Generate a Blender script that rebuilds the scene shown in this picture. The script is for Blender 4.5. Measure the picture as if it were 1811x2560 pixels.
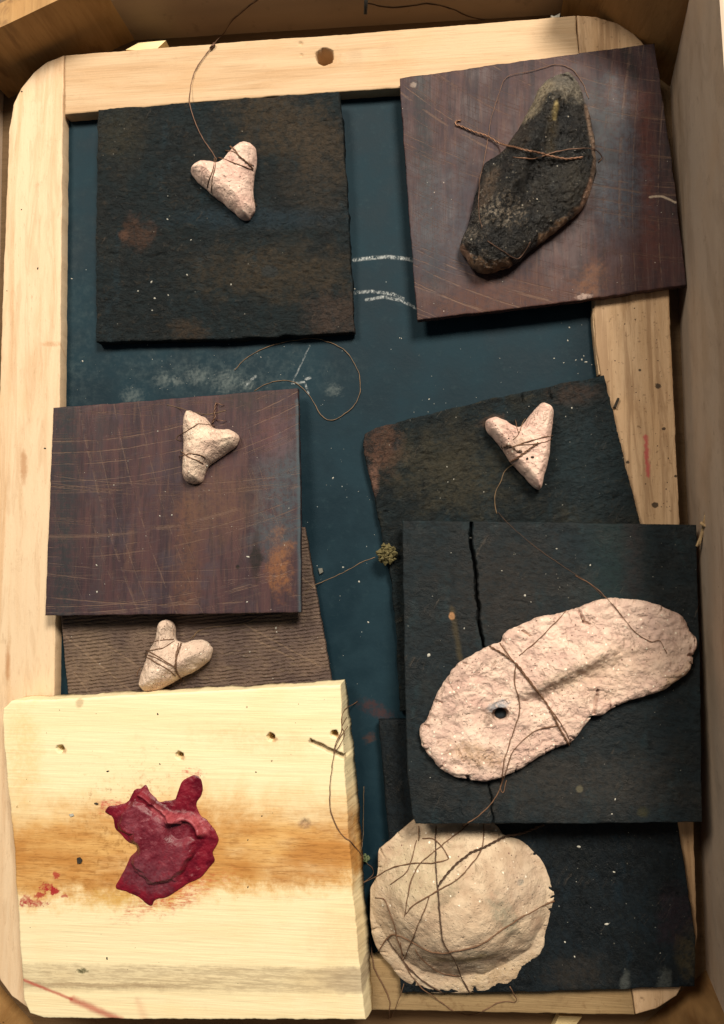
import bpy, math, random
import numpy as np
from mathutils import Vector, Matrix

random.seed(7)
rng = np.random.default_rng(11)
sc = bpy.context.scene
col = sc.collection
for o in list(bpy.data.objects):
    bpy.data.objects.remove(o)

# ------------------------------------------------------------------ camera
U = 0.00015                    # metres per reference unit (one photo pixel on the slate)
W, Hh, F = 1811.0, 2560.0, 1849.0
NAD = (1080.0, 1395.0)          # where a plumb line under the lens lands
CAMZ = F * U
zc = Vector((-(NAD[0] - W / 2), (NAD[1] - Hh / 2), F)).normalized()
xc = (Vector((1, 0, 0)) - zc * zc.x).normalized()
yc = zc.cross(xc)
M_cw = Matrix((xc, yc, zc)).transposed()     # world axes in camera space (columns)
R = M_cw.transposed()
Rn = np.array(R)
cam_d = bpy.data.cameras.new('camera')
cam_d.sensor_fit = 'VERTICAL'; cam_d.sensor_height = 36.0; cam_d.lens = 36.0 * F / Hh
cam_d.clip_start = 0.005; cam_d.clip_end = 50
cam = bpy.data.objects.new('camera', cam_d); col.objects.link(cam)
cam.matrix_world = Matrix.Translation((0, 0, CAMZ)) @ R.to_4x4()
sc.camera = cam

# ------------------------------------------------------------------ light
world = bpy.data.worlds.new('World'); sc.world = world; world.use_nodes = True
bg = world.node_tree.nodes['Background']
bg.inputs[0].default_value = (0.78, 0.9, 1.0, 1); bg.inputs[1].default_value = 0.07
def room_lamp(loc, watts, size, colr):
    ld = bpy.data.lights.new('room_lamp', 'AREA'); ld.shape = 'DISK'; ld.size = size; ld.energy = watts; ld.color = colr
    o = bpy.data.objects.new('room_lamp', ld); col.objects.link(o); o.location = loc
    o.rotation_euler = (Vector((0.0, 0.0, 0)) - o.location).to_track_quat('-Z', 'Y').to_euler()
room_lamp((0.30, 0.70, 0.90), 18.5, 0.34, (1.0, 0.89, 0.745))
room_lamp((-0.46, 0.60, 0.90), 9.0, 0.34, (1.0, 0.88, 0.72))
sc.view_settings.view_transform = 'Standard'; sc.view_settings.look = 'None'
sc.view_settings.exposure = 0.0; sc.view_settings.gamma = 1.0
sc.view_settings.use_curve_mapping = False
sc.cycles.use_denoising = True
sc.cycles.max_bounces = 6

# ------------------------------------------------------------------ measuring helpers
def at(px, py, z):
    """world position (metres) of the point seen at photo px,py lying z units above the slate"""
    px = np.asarray(px, float); py = np.asarray(py, float); z = np.asarray(z, float)
    px, py, z = np.broadcast_arrays(px, py, z)
    d = np.stack([px - W / 2, -(py - Hh / 2), -np.full(px.shape, F)], -1) @ Rn.T
    t = (z * U - CAMZ) / d[..., 2]
    p = d * t[..., None]
    p[..., 2] += CAMZ
    return p

def _h(ix, iy, iz, s):
    n = (ix * 374761393 + iy * 668265263 + iz * 2147483647 + s * 974634721) & 0xffffffff
    n = ((n ^ (n >> 13)) * 1274126177) & 0xffffffff
    n = ((n ^ (n >> 16)) * 2246822519) & 0xffffffff
    return ((n ^ (n >> 15)) & 0xffffff) / float(0xffffff)

def vnoise(x, y, z=0.0, s=0):
    x, y, z = np.broadcast_arrays(np.asarray(x, float), np.asarray(y, float), np.asarray(z, float))
    xi = np.floor(x).astype(np.int64); yi = np.floor(y).astype(np.int64); zi = np.floor(z).astype(np.int64)
    f = lambda t: t * t * t * (t * (t * 6 - 15) + 10)
    u, v, w = f(x - xi), f(y - yi), f(z - zi)
    r = 0
    for a in (0, 1):
        for b in (0, 1):
            for c in (0, 1):
                r = r + _h(xi + a, yi + b, zi + c, s) * (u if a else 1 - u) * (v if b else 1 - v) * (w if c else 1 - w)
    return r * 2 - 1

def fbm(x, y, z=0.0, s=0, oct=4, g=0.5):
    r = 0; a = 1.0; k = 1.0; t = 0
    for i in range(oct):
        r = r + a * vnoise(np.asarray(x) * k, np.asarray(y) * k, np.asarray(z) * k, s + i * 17); t += a
        a *= g; k *= 2.03
    return r / t

def catmull(pts, n):
    P = np.array(pts, float)
    if len(P) == 2:
        t = np.linspace(0, 1, n)[:, None]
        return P[0] * (1 - t) + P[1] * t
    Q = np.vstack([2 * P[0] - P[1], P, 2 * P[-1] - P[-2]])
    L = np.concatenate([[0], np.cumsum(np.linalg.norm(np.diff(P[:, :2], axis=0), axis=1) + 1e-6)])
    tt = np.linspace(0, L[-1], n)
    k = np.clip(np.searchsorted(L, tt, side='right') - 1, 0, len(P) - 2)
    f = ((tt - L[k]) / (L[k + 1] - L[k]))[:, None]
    p0, p1, p2, p3 = Q[k], Q[k + 1], Q[k + 2], Q[k + 3]
    return 0.5 * (2 * p1 + (p2 - p0) * f + (2 * p0 - 5 * p1 + 4 * p2 - p3) * f ** 2 + (3 * p1 - p0 - 3 * p2 + p3) * f ** 3)

def polyres(pts, n):
    P = np.array(pts, float)
    L = np.concatenate([[0], np.cumsum(np.linalg.norm(np.diff(P, axis=0), axis=1))]); L /= L[-1]
    return P, L

def resample(pts, t):
    P, L = polyres(pts, 0)
    return np.stack([np.interp(t, L, P[:, 0]), np.interp(t, L, P[:, 1])], -1)

# ------------------------------------------------------------------ objects
def prop(o, label=None, cat=None, group=None, kind=None):
    if label: o['label'] = label
    if cat: o['category'] = cat
    if group: o['group'] = group
    if kind: o['kind'] = kind
    return o

def empty(name, loc, label, cat, group=None):
    o = bpy.data.objects.new(name, None); col.objects.link(o)
    o.empty_display_size = 0.01; o.location = loc
    return prop(o, label, cat, group)

def build(name, verts, faces, mat, parent=None, uv=None, origin=None, smooth=True):
    verts = np.asarray(verts, float)
    if parent is not None:
        org = np.array(parent.location); q = parent
        while q.parent is not None:
            q = q.parent; org = org + np.array(q.location)
    else:
        org = np.array(origin) if origin is not None else np.array([verts[:, 0].mean(), verts[:, 1].mean(), verts[:, 2].min()])
    me = bpy.data.meshes.new(name)
    me.from_pydata((verts - org).tolist(), [], faces)
    if uv is not None:
        lay = me.uv_layers.new(name='UVMap')
        li = np.empty(len(me.loops), np.int32); me.loops.foreach_get('vertex_index', li)
        lay.data.foreach_set('uv', np.asarray(uv, np.float32)[li].ravel())
    me.polygons.foreach_set('use_smooth', [smooth] * len(me.polygons))
    me.materials.append(mat)
    o = bpy.data.objects.new(name, me); col.objects.link(o)
    if parent is not None: o.parent = parent
    else: o.location = org
    return o

def spaced(n, e):
    """0..1 with extra rows close to both ends (e = the edge rounding as a share of the length)"""
    a = np.array([0, .12, .3, .55, 1.0]) * e
    return np.concatenate([a, np.linspace(e, 1 - e, n + 2)[1:-1], 1 - a[::-1]])

def slab(name, top, right, bottom, left, zc4, thick, mat, parent=None, n=(150, 150), rag=2.0, ragscale=40.0,
         bev=4.0, disp=None, seed=0, under=0.0, sidewob=1.5):
    """A board with four border lines (photo units; top/bottom left-to-right, left/right top-to-bottom),
    top-face heights at TL, TR, BR, BL, and a thickness. Real closed solid with worn edges."""
    def ln(p): return np.linalg.norm(np.diff(np.array(p, float), axis=0), axis=1).sum()
    wl = (ln(top) + ln(bottom)) / 2; hl = (ln(left) + ln(right)) / 2
    u = spaced(n[0], bev / wl); v = spaced(n[1], bev / hl)
    def edge(p, t, s):
        q = resample(p, t); d = np.gradient(q, axis=0); d /= np.linalg.norm(d, axis=1)[:, None] + 1e-9
        nn = np.stack([-d[:, 1], d[:, 0]], -1)
        L = ln(p) * t
        a = fbm(L / ragscale, seed * 3.1 + s, 0, 5 + s, 5, 0.62) * rag * 1.6 * np.minimum(1, np.minimum(t, 1 - t) * 25)
        return q + nn * a[:, None]
    T = edge(top, u, 1); B = edge(bottom, u, 2); Lf = edge(left, v, 3); Rt = edge(right, v, 4)
    uu, vv = np.meshgrid(u, v)
    c00, c10, c11, c01 = np.array(top[0]), np.array(top[-1]), np.array(bottom[-1]), np.array(bottom[0])
    P = ((1 - vv)[..., None] * T[None] + vv[..., None] * B[None] + (1 - uu)[..., None] * Lf[:, None] + uu[..., None] * Rt[:, None]
         - ((1 - uu) * (1 - vv))[..., None] * c00 - (uu * (1 - vv))[..., None] * c10 - (uu * vv)[..., None] * c11 - ((1 - uu) * vv)[..., None] * c01)
    zp = zc4[0] * (1 - uu) * (1 - vv) + zc4[1] * uu * (1 - vv) + zc4[2] * uu * vv + zc4[3] * (1 - uu) * vv
    X, Y = P[..., 0], P[..., 1]
    dd = np.minimum(np.minimum(uu, 1 - uu) * wl, np.minimum(vv, 1 - vv) * hl)
    t = np.clip(dd / bev, 0, 1)
    zt = zp - bev * 0.8 * (1 - np.sqrt(np.clip(1 - (1 - t) ** 2, 0, 1)))
    if disp is not None: zt = zt + disp(X, Y)
    m, k = X.shape
    base = at(X, Y, zp)
    topv = base.copy(); topv[..., 2] = zt * U
    verts = [topv.reshape(-1, 3)]; uvs = [np.stack([X, Y], -1).reshape(-1, 2) / 100]
    idx = np.arange(m * k).reshape(m, k)
    # image y runs down: this order faces up
    F_ = np.stack([idx[:-1, :-1], idx[1:, :-1], idx[1:, 1:], idx[:-1, 1:]], -1).reshape(-1, 4).tolist()
    loop = np.concatenate([idx[0, :-1], idx[:-1, -1], idx[-1, :0:-1], idx[:0:-1, 0]])
    lv = topv.reshape(-1, 3)[loop]; luv = uvs[0][loop]; lz = zp.ravel()[loop]
    cen = lv.mean(0); out = lv - cen; out[:, 2] = 0; out /= np.linalg.norm(out, axis=1)[:, None]
    prev = loop; cnt = m * k
    peri = np.concatenate([[0], np.cumsum(np.linalg.norm(np.diff(lv, axis=0), axis=1))]) / U
    nl = len(loop)
    for j, f in enumerate((0.3, 0.65, 1.0)):
        q = lv.copy()
        q[:, 2] = (lz - bev * .8 - (thick - bev * .8) * f) * U
        w = fbm(peri / 30, np.full(nl, f * 5), seed, 9, 3) * sidewob - under * f * (np.clip(out[:, 0] * 4 - 2.4, 0, 1) if under < 0 else 1)
        q += out * (w * U)[:, None]
        verts.append(q); uvs.append(luv + (out[:, :2] * [1, -1]) * (thick * f / 100))
        cur = np.arange(cnt, cnt + nl); cnt += nl
        for a in range(nl):
            b = (a + 1) % nl
            F_.append([int(prev[a]), int(prev[b]), int(cur[b]), int(cur[a])])
        prev = cur
    F_.append([int(i) for i in prev])
    V = np.vstack(verts)
    return build(name, V, F_, mat, parent, np.vstack(uvs))

def dist_to_outline(P, O):
    A = O; B = np.roll(O, -1, 0); d = np.full(len(P), 1e9)
    for a, b in zip(A, B):
        ab = b - a; t = np.clip(((P - a) @ ab) / (ab @ ab + 1e-9), 0, 1)
        d = np.minimum(d, np.linalg.norm(P - (a + t[:, None] * ab), axis=1))
    return d

def lump(name, outline, centre, z0, thick, wr, mat, parent=None, feat=None, rough=2.0, rscale=14.0, power=2.2, edge=0.3,
         nr=70, na=320, ragged=1.5, seed=0, tilt=(0, 0)):
    """A hand-pressed piece: outline in photo units, resting at height z0, rounding width wr."""
    O = np.array(outline, float)
    OO = catmull(np.vstack([O, O[:1]]), na + 1)[:-1]
    per = np.arange(na) / na
    C = np.array(centre, float)
    dr = OO - C; ln = np.linalg.norm(dr, axis=1)
    jag = fbm(np.cos(per * 2 * math.pi) * ln / 25, np.sin(per * 2 * math.pi) * ln / 25, seed, 3 + seed, 4, .6) * ragged * 2
    OO = OO + dr / ln[:, None] * jag[:, None]
    r = 1 - (1 - np.linspace(0, 1, nr)) ** 1.35
    r = r[1:]
    P = C + r[:, None, None] * (OO - C)[None]
    flat = np.vstack([[C], P.reshape(-1, 2)])
    d = dist_to_outline(flat, OO[::2])
    d[-na:] = 0
    t = np.clip(d / wr, 0, 1)
    h = (1 - (1 - t) ** power) ** (1 / power)
    X, Y = flat[:, 0], flat[:, 1]
    z = z0 + thick * (edge + (1 - edge) * h) + (X - C[0]) * tilt[0] + (Y - C[1]) * tilt[1]
    if feat is not None: z = z + feat(X, Y, d)
    z = z + fbm(X / rscale, Y / rscale, 0, 31 + seed, 4, .55) * rough * np.clip(d / 6, .25, 1)
    zz = z
    V = at(X, Y, z0 + thick * .6); V[:, 2] = zz * U
    uv = np.stack([X, Y], -1) / 100
    idx = 1 + np.arange((nr - 1) * na).reshape(nr - 1, na)
    nxt = np.roll(idx, -1, 1)
    sgn = np.sum(OO[:, 0] * np.roll(OO[:, 1], -1) - np.roll(OO[:, 0], -1) * OO[:, 1]) > 0
    Fq = np.stack([idx[:-1], nxt[:-1], nxt[1:], idx[1:]], -1).reshape(-1, 4)
    if not sgn: Fq = Fq[:, ::-1]
    # the order below is judged in photo space (y down), so a positive area runs clockwise seen from above
    Fq = Fq.tolist()
    F_ = Fq + [([0, int(nxt[0, a]), int(idx[0, a])] if sgn else [0, int(idx[0, a]), int(nxt[0, a])]) for a in range(na)]
    if sgn: F_ = [f[::-1] if len(f) == 4 else f for f in F_]
    else: F_ = [f[::-1] if len(f) == 4 else f for f in F_]
    last = idx[-1]; cnt = len(V); vs = [V]; us = [uv]
    ring = V[last]
    Cw = at(C[0], C[1], z0 + thick * .6)
    for s, zf in ((0.985, .5), (0.95, .15), (0.9, 0.0)):
        q = Cw + (ring - Cw) * s
        zb = z0 + (X[-na:] - C[0]) * tilt[0] + (Y[-na:] - C[1]) * tilt[1]
        q[:, 2] = (zb + (ring[:, 2] / U - zb) * zf) * U
        vs.append(q); us.append(uv[-na:])
        cur = np.arange(cnt, cnt + na); cnt += na
        for a in range(na):
            b = (a + 1) % na
            F_.append([int(last[a]), int(last[b]), int(cur[b]), int(cur[a])] if not sgn else [int(last[b]), int(last[a]), int(cur[a]), int(cur[b])])
        last = cur
    F_.append([int(i) for i in (last if not sgn else last[::-1])])
    o = build(name, np.vstack(vs), F_, mat, parent, np.vstack(us))
    import bmesh
    bm = bmesh.new(); bm.from_mesh(o.data); bmesh.ops.recalc_face_normals(bm, faces=bm.faces); bm.to_mesh(o.data); bm.free()
    return o

def tube_mesh(P, r, sides=6):
    P = np.asarray(P, float); n = len(P)
    r = np.broadcast_to(np.asarray(r, float), (n,))
    T = np.gradient(P, axis=0); T /= np.linalg.norm(T, axis=1)[:, None] + 1e-12
    up = np.array([0.13, 0.21, 1.0]); N = np.cross(T, up); N /= np.linalg.norm(N, axis=1)[:, None] + 1e-12
    B = np.cross(T, N)
    a = np.arange(sides) / sides * 2 * math.pi
    V = P[:, None] + (np.cos(a)[None, :, None] * N[:, None] + np.sin(a)[None, :, None] * B[:, None]) * r[:, None, None]
    V = V.reshape(-1, 3); F_ = []
    for i in range(n - 1):
        for k in range(sides):
            F_.append([i * sides + k, i * sides + (k + 1) % sides, (i + 1) * sides + (k + 1) % sides, (i + 1) * sides + k])
    F_.append(list(range(sides))[::-1]); F_.append([(n - 1) * sides + k for k in range(sides)])
    return V, F_

# ------------------------------------------------------------------ node language
class V_:
    def __init__(s, g, k): s.g = g; s.k = k
    def __add__(a, b): return a.g.m('ADD', a, b)
    __radd__ = __add__
    def __sub__(a, b): return a.g.m('SUBTRACT', a, b)
    def __rsub__(a, b): return a.g.m('SUBTRACT', b, a)
    def __mul__(a, b): return a.g.m('MULTIPLY', a, b)
    __rmul__ = __mul__
    def __truediv__(a, b): return a.g.m('DIVIDE', a, b)

class G:
    def __init__(s, name):
        s.mat = bpy.data.materials.new(name); s.mat.use_nodes = True
        s.t = s.mat.node_tree; s.b = s.t.nodes['Principled BSDF']
        uvn = s.t.nodes.new('ShaderNodeUVMap'); uvn.uv_map = 'UVMap'
        sp = s.t.nodes.new('ShaderNodeSeparateXYZ'); s.t.links.new(uvn.outputs[0], sp.inputs[0])
        s.x = V_(s, sp.outputs[0]) * 100.0; s.y = V_(s, sp.outputs[1]) * 100.0      # photo units fixed to the object
        tc = s.t.nodes.new('ShaderNodeTexCoord')
        vm = s.t.nodes.new('ShaderNodeVectorMath'); vm.operation = 'SCALE'; vm.inputs[3].default_value = 1 / (100 * U)
        s.t.links.new(tc.outputs['Object'], vm.inputs[0]); s.P = vm.outputs[0]       # 1 = 100 units
        s.cache = {}
    def put(s, sock, v):
        if isinstance(v, V_): s.t.links.new(v.k, sock)
        elif isinstance(v, (int, float)): sock.default_value = v
        elif isinstance(v, (tuple, list)):
            sock.default_value = tuple(v) + ((1,) if len(v) == 3 and len(sock.default_value) == 4 else ())
        else: s.t.links.new(v, sock)
    def m(s, op, a, b=None, c=None, clamp=False):
        n = s.t.nodes.new('ShaderNodeMath'); n.operation = op; n.use_clamp = clamp
        for i, v in enumerate((a, b, c)):
            if v is not None: s.put(n.inputs[i], v)
        return V_(s, n.outputs[0])
    def vec(s, sx, sy, sz=1.0, off=(0, 0, 0), rot=0.0):
        n = s.t.nodes.new('ShaderNodeMapping'); s.t.links.new(s.P, n.inputs[0])
        n.inputs[1].default_value = off; n.inputs[2].default_value = (0, 0, rot); n.inputs[3].default_value = (sx, sy, sz)
        # rotate first, then stretch
        if rot:
            n.inputs[3].default_value = (1, 1, 1); n.inputs[1].default_value = (0, 0, 0)
            k = s.t.nodes.new('ShaderNodeMapping'); s.t.links.new(n.outputs[0], k.inputs[0])
            k.inputs[1].default_value = off; k.inputs[3].default_value = (sx, sy, sz); n = k
        return n.outputs[0]
    def noise(s, vec=None, scale=1.0, detail=4, rough=.55, dist=0.0):
        n = s.t.nodes.new('ShaderNodeTexNoise'); s.put(n.inputs['Vector'], s.P if vec is None else vec)
        n.inputs['Scale'].default_value = scale; n.inputs['Detail'].default_value = detail
        n.inputs['Roughness'].default_value = rough; n.inputs['Distortion'].default_value = dist
        return V_(s, n.outputs[0])
    def n1(s, w, scale=1.0, detail=2, rough=.5):
        n = s.t.nodes.new('ShaderNodeTexNoise'); n.noise_dimensions = '1D'; s.put(n.inputs['W'], w)
        n.inputs['Scale'].default_value = scale; n.inputs['Detail'].default_value = detail; n.inputs['Roughness'].default_value = rough
        return V_(s, n.outputs[0])
    def vor(s, vec=None, scale=1.0, rand=1.0, feature='F1', out='Distance'):
        n = s.t.nodes.new('ShaderNodeTexVoronoi'); n.feature = feature; s.put(n.inputs['Vector'], s.P if vec is None else vec)
        n.inputs['Scale'].default_value = scale; n.inputs['Randomness'].default_value = rand
        return V_(s, n.outputs[out])
    def sm(s, v, a, b, lo=0.0, hi=1.0):
        n = s.t.nodes.new('ShaderNodeMapRange'); n.interpolation_type = 'SMOOTHSTEP'
        s.put(n.inputs[0], v)
        if a > b: a, b, lo, hi = b, a, hi, lo
        n.inputs[1].default_value = a; n.inputs[2].default_value = b; n.inputs[3].default_value = lo; n.inputs[4].default_value = hi
        return V_(s, n.outputs[0])
    def mix(s, f, a, b, mode='MIX'):
        n = s.t.nodes.new('ShaderNodeMix'); n.data_type = 'RGBA'; n.blend_type = mode; n.clamp_factor = True
        s.put(n.inputs[0], f); s.put(n.inputs[6], a); s.put(n.inputs[7], b)
        return V_(s, n.outputs[2])
    def dots(s, scale, size, keep=0.5, seed=0.0):
        """irregular specks"""
        v = s.vec(1, 1, 1, (seed * 3.7, seed * 1.3, seed))
        d = s.vor(v, scale)
        c = s.t.nodes.new('ShaderNodeSeparateColor'); s.t.links.new(s.vor(v, scale, out='Color').k, c.inputs[0])
        sel = s.m('LESS_THAN', V_(s, c.outputs[0]), keep)
        sz = V_(s, c.outputs[1]) * size
        return s.m('LESS_THAN', d, sz) * sel
    def wob(s, amp, scale=2.0):
        k = ('w', scale)
        if k not in s.cache: s.cache[k] = s.noise(None, scale * 1.3, 7, .72) - 0.5
        return s.cache[k] * (amp * 1.5)
    def blob(s, cx, cy, rx, ry, soft=.5, rot=0.0, wob=.6, wscale=2.0):
        dx = s.x - cx; dy = s.y - cy
        if rot:
            c, q = math.cos(rot), math.sin(rot)
            dx, dy = dx * c + dy * q, dy * c - dx * q
        dx = dx / rx; dy = dy / ry
        d = s.m('SQRT', dx * dx + dy * dy)
        if wob: d = d + s.wob(wob * 2.2, wscale)
        return s.sm(d, 1 + soft * .5, 1 - soft * .5) * (s.patch() if rx > 12 else 1.0)
    def patch(s):
        if 'patch' not in s.cache: s.cache['patch'] = s.sm(s.noise(None, 9, 6, .75), .34, .58) * .75 + .25
        return s.cache['patch']
    def line(s, x0, y0, x1, y1, w, soft=.6, wob=0.0):
        L = math.hypot(x1 - x0, y1 - y0); c, q = (x1 - x0) / L, (y1 - y0) / L
        dx = s.x - x0; dy = s.y - y0
        a = dx * c + dy * q; b = s.m('ABSOLUTE', dy * c - dx * q + (s.wob(wob, 4.0) if wob else 0.0))
        e = s.m('MAXIMUM', s.m('MULTIPLY', a, -1.0), a - L); e = s.m('MAXIMUM', e, 0.0)
        d = b + e
        return s.sm(d, w * (1 + soft), w * (1 - soft)) * (s.patch() if w > 10 else 1.0)
    def bump(s, h, dist, strength=1.0):
        n = s.t.nodes.new('ShaderNodeBump'); n.inputs['Strength'].default_value = strength
        n.inputs['Distance'].default_value = dist * U; s.put(n.inputs['Height'], h)
        if 'bump' in s.cache: s.t.links.new(s.cache['bump'], n.inputs['Normal'])
        s.cache['bump'] = n.outputs[0]
        s.t.links.new(n.outputs[0], s.b.inputs['Normal'])
    def out(s, c, rough=.7, spec=.3, **kw):
        s.put(s.b.inputs['Base Color'], c); s.put(s.b.inputs['Roughness'], rough); s.put(s.b.inputs['Specular IOR Level'], spec)
        for k, v in kw.items(): s.put(s.b.inputs[k], v)
        return s.mat

# ------------------------------------------------------------------ materials
def mat_pine(name, along='x', light=(.66, .47, .26), dark=(.48, .28, .12), streak=.5, seed=0.0, extra=None, knots=.15, fk=1.0):
    g = G(name)
    sx, sy = (.12, 1.6) if along == 'x' else (1.6, .12)
    grain = g.noise(g.vec(sx * 1.2, sy * 1.2, .4, (seed, seed * 2, 0)), 1.0, 5, .6, .6)
    fine = g.noise(g.vec(sx * 5, sy * 12, 1, (seed, 0, 0)), 1.0, 3, .6)
    big = g.noise(g.vec(.5, .5, .5, (seed * 5, 1, 0)), 1.0, 3)
    c = g.mix(g.sm(grain, .42, .72) * streak, light, dark)
    c = g.mix(g.sm(fine, .55, .8) * (.35 * fk), c, tuple(v * .72 for v in dark))
    c = g.mix(g.sm(big, .5, .75) * .35, c, (light[0] * .95, light[1] * .82, light[2] * .66))
    d = g.dots(3.2, .10, knots * .35, seed)
    c = g.mix(d * g.sm(g.noise(None, 14, 2), .4, .55) * .85, c, (.09, .045, .02))
    pz = g.noise(g.vec(sx * 9, sy * 16, 1, (seed, 3, 0)), 1.6, 3, .7)
    c = g.mix(g.sm(pz, .60, .72) * (.4 * fk), c, tuple(v * .62 for v in dark))
    c = g.mix(g.sm(g.noise(None, 26, 3, .7), .5, .75) * .18, c, tuple(min(1, v * 1.35) for v in light))
    rings = g.noise(g.vec(sx * 2.2, sy * 3.2, .3, (seed, 9, 0)), 1.0, 3, .5, .9)
    c = g.mix(g.sm(rings, .52, .60) * g.sm(rings, .70, .62) * .3 * streak, c, tuple(v * .8 for v in dark))
    c = g.mix(g.sm(g.noise(g.vec(1, 1, 1, (seed, 4, 2)), 1.6, 7, .75), .58, .72) * .22 * fk, c, tuple(v * .55 for v in dark))
    if extra: c = extra(g, c)
    g.bump(fine, 2.5 * fk, .6); g.bump(grain, 3, .4)
    return g.out(c, .62, .3)

def frame_marks(g, c):
    c = g.mix(g.sm(g.noise(g.vec(3, .5), 1, 4, .7), .56, .75) * .25, c, (.34, .17, .06))
    return c
M = {}
M['rail_top'] = mat_pine('pine_top_rail', 'x', (.54, .385, .235), (.42, .25, .12), .7, 1.0,
    lambda g, c: g.mix(g.blob(830, 150, 30, 16, .8, 0, .5) * .4, g.mix(g.line(1555, 75, 1585, 130, 5, .9, 8) * .5, c, (.2, .08, .02)), (.4, .2, .07)))
M['rail_left'] = mat_pine('pine_left_rail', 'y', (.68, .52, .345), (.54, .33, .17), .75, 2.3,
    lambda g, c: g.mix(g.m('MAXIMUM', g.blob(60, 1165, 7, 40, 1.2, 0, .8), g.blob(20, 1660, 6, 40, 1.2, 0, .8)) * .6,
                       g.mix(g.blob(190 - 60, 860, 30, 6, 1, 0, .5) * .5, c, (.42, .2, .08)), (.35, .15, .05)))
def right_rail(g, c):
    s_ = g.sm(g.noise(g.vec(3.4, .22, 1, (3, 0, 0), -.03), 1.0, 6, .68, .5), .46, .60)
    c = g.mix(s_ * .5, c, (.2, .105, .045))
    c = g.mix(g.sm(g.noise(None, 9, 3), .62, .75) * .6, c, (.13, .07, .03))
    c = g.mix(g.line(1615, 1090, 1622, 1190, 5, .9, 16) * .8, c, (.45, .06, .07))
    for x, y, r in ((1645, 965, 8), (1660, 1072, 5), (1637, 1262, 8), (1600, 925, 4), (1570, 1155, 5), (1690, 1190, 4)):
        c = g.mix(g.blob(x, y, r, r * .8, .4, 0, .6, 8) * .9, c, (.03, .02, .012))
    return c
M['rail_right'] = mat_pine('pine_right_rail', 'y', (.57, .395, .24), (.4, .24, .115), .6, 4.1, right_rail, .3)
M['rail_bottom'] = mat_pine('pine_bottom_rail', 'x', (.29, .2, .1), (.19, .115, .05), .7, 5.2,  # same frame pine, darkened for the dim light there and for dirt
    lambda g, c: g.mix(g.sm(g.noise(None, 5, 4, .7), .52, .7) * .6, c, (.18, .11, .05)), .3)
M['box_wall_back'] = mat_pine('fibreboard_wall', 'x', (.31, .22, .14), (.24, .165, .1), .5, 6.0, None, .05)
M['box_wall_side'] = mat_pine('side_plank', 'y', (.50, .40, .31), (.38, .28, .2), .8, 7.0,
    lambda g, c: g.mix(g.sm(g.noise(g.vec(1.5, .2), 1, 4, .7), .58, .7) * .35, c, (.22, .12, .06)), .2)
def block_marks(g, c):
    st = g.noise(g.vec(.9, .9, .25, (2, 1, 0), .6), 1.3, 5, .6, 1.2)
    c = g.mix(g.sm(st, .5, .66) * .55, c, (.14, .065, .022))
    return g.mix(g.sm(g.noise(g.vec(1, 1, .4, (5, 1, 0)), .8, 3), .56, .7) * .5, c, (.4, .23, .09))
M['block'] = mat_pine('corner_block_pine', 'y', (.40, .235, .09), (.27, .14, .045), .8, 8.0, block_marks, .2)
M['block_dimmed'] = mat_pine('dimmed_block_pine', 'y', (.22, .125, .05), (.15, .075, .025), .8, 8.6, block_marks, .2)  # same pine as the other blocks, with dimmer light put into its colour
M['floor'] = mat_pine('box_floor', 'x', (.16, .1, .05), (.1, .06, .025), .6, 9.0, None, .3)
M['chip_and_lit_floor'] = mat_pine('pale_offcut_and_lit_floor', 'x', (.8, .66, .36), (.6, .42, .2), .3, 10.0)  # pale wood; its brightness also stands in for light on the floor

# slate
g = G('slate')
n1 = g.noise(None, .7, 5, .6); n2 = g.noise(None, 6, 4, .65); n3 = g.noise(g.vec(.6, 3), 1.5, 4, .6)
c = g.mix(g.sm(n1, .35, .7), (.0048, .0178, .0275), (.010, .0285, .041))
c = g.mix(g.sm(n2, .55, .8) * .25, c, (.03, .06, .07))
dust = g.blob(560, 930, 240, 55, 1.6, 0, .8) + g.blob(190, 920, 45, 300, 1.6, 0, .8) * .5
c = g.mix(dust * g.sm(n2, .35, .65) * .17, c, (.14, .18, .18))
for x, y, r in ((495, 940, 17), (568, 955, 22), (410, 950, 14), (442, 953, 8), (620, 962, 10), (332, 990, 16), (835, 975, 12)):
    c = g.mix(g.blob(x, y, r * 1.3, r, 1.7, 0, 1.4, 7) * .22, c, (.28, .32, .3))
def chalk(g, c, pts, w, k):
    for (a, b), (p, q) in zip(pts[:-1], pts[1:]):
        rub = g.sm(g.noise(g.vec(20, 12), 1, 4, .75), .4, .62)
        c = g.mix(g.line(a, b, p, q, w, .5, 3) * rub * k, c, (.62, .66, .66))
    return c
c = chalk(g, c, [(885, 650), (925, 645), (970, 642), (1008, 646), (1040, 652)], 4.2, .55)
c = chalk(g, c, [(880, 732), (930, 728), (985, 736), (1010, 748)], 3.8, .5)
c = chalk(g, c, [(915, 750), (960, 742), (1005, 752), (1045, 772)], 3.6, .42)
c = chalk(g, c, [(775, 864), (730, 960)], 1.8, .3)
c = chalk(g, c, [(735, 958), (762, 955), (772, 985)], 2.4, .4)
c = chalk(g, c, [(765, 948), (778, 944)], 3, .5)
c = chalk(g, c, [(612, 965), (640, 940)], 3, .35)
c = g.mix(g.dots(8, .13, .05, 1) * .6, c, (.3, .33, .32))
c = g.mix(g.blob(938, 1772, 40, 16, .9, .4, .9, 5) * .4, c, (.09, .022, .012))
c = g.mix(g.blob(925, 1845, 14, 12, .8, 0, .9, 6) * .4, c, (.1, .035, .015))
g.bump(n2, 1.5, .4)
M['slate'] = g.out(c, g.sm(n1, .3, .7, .5, .7), .12)

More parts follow.
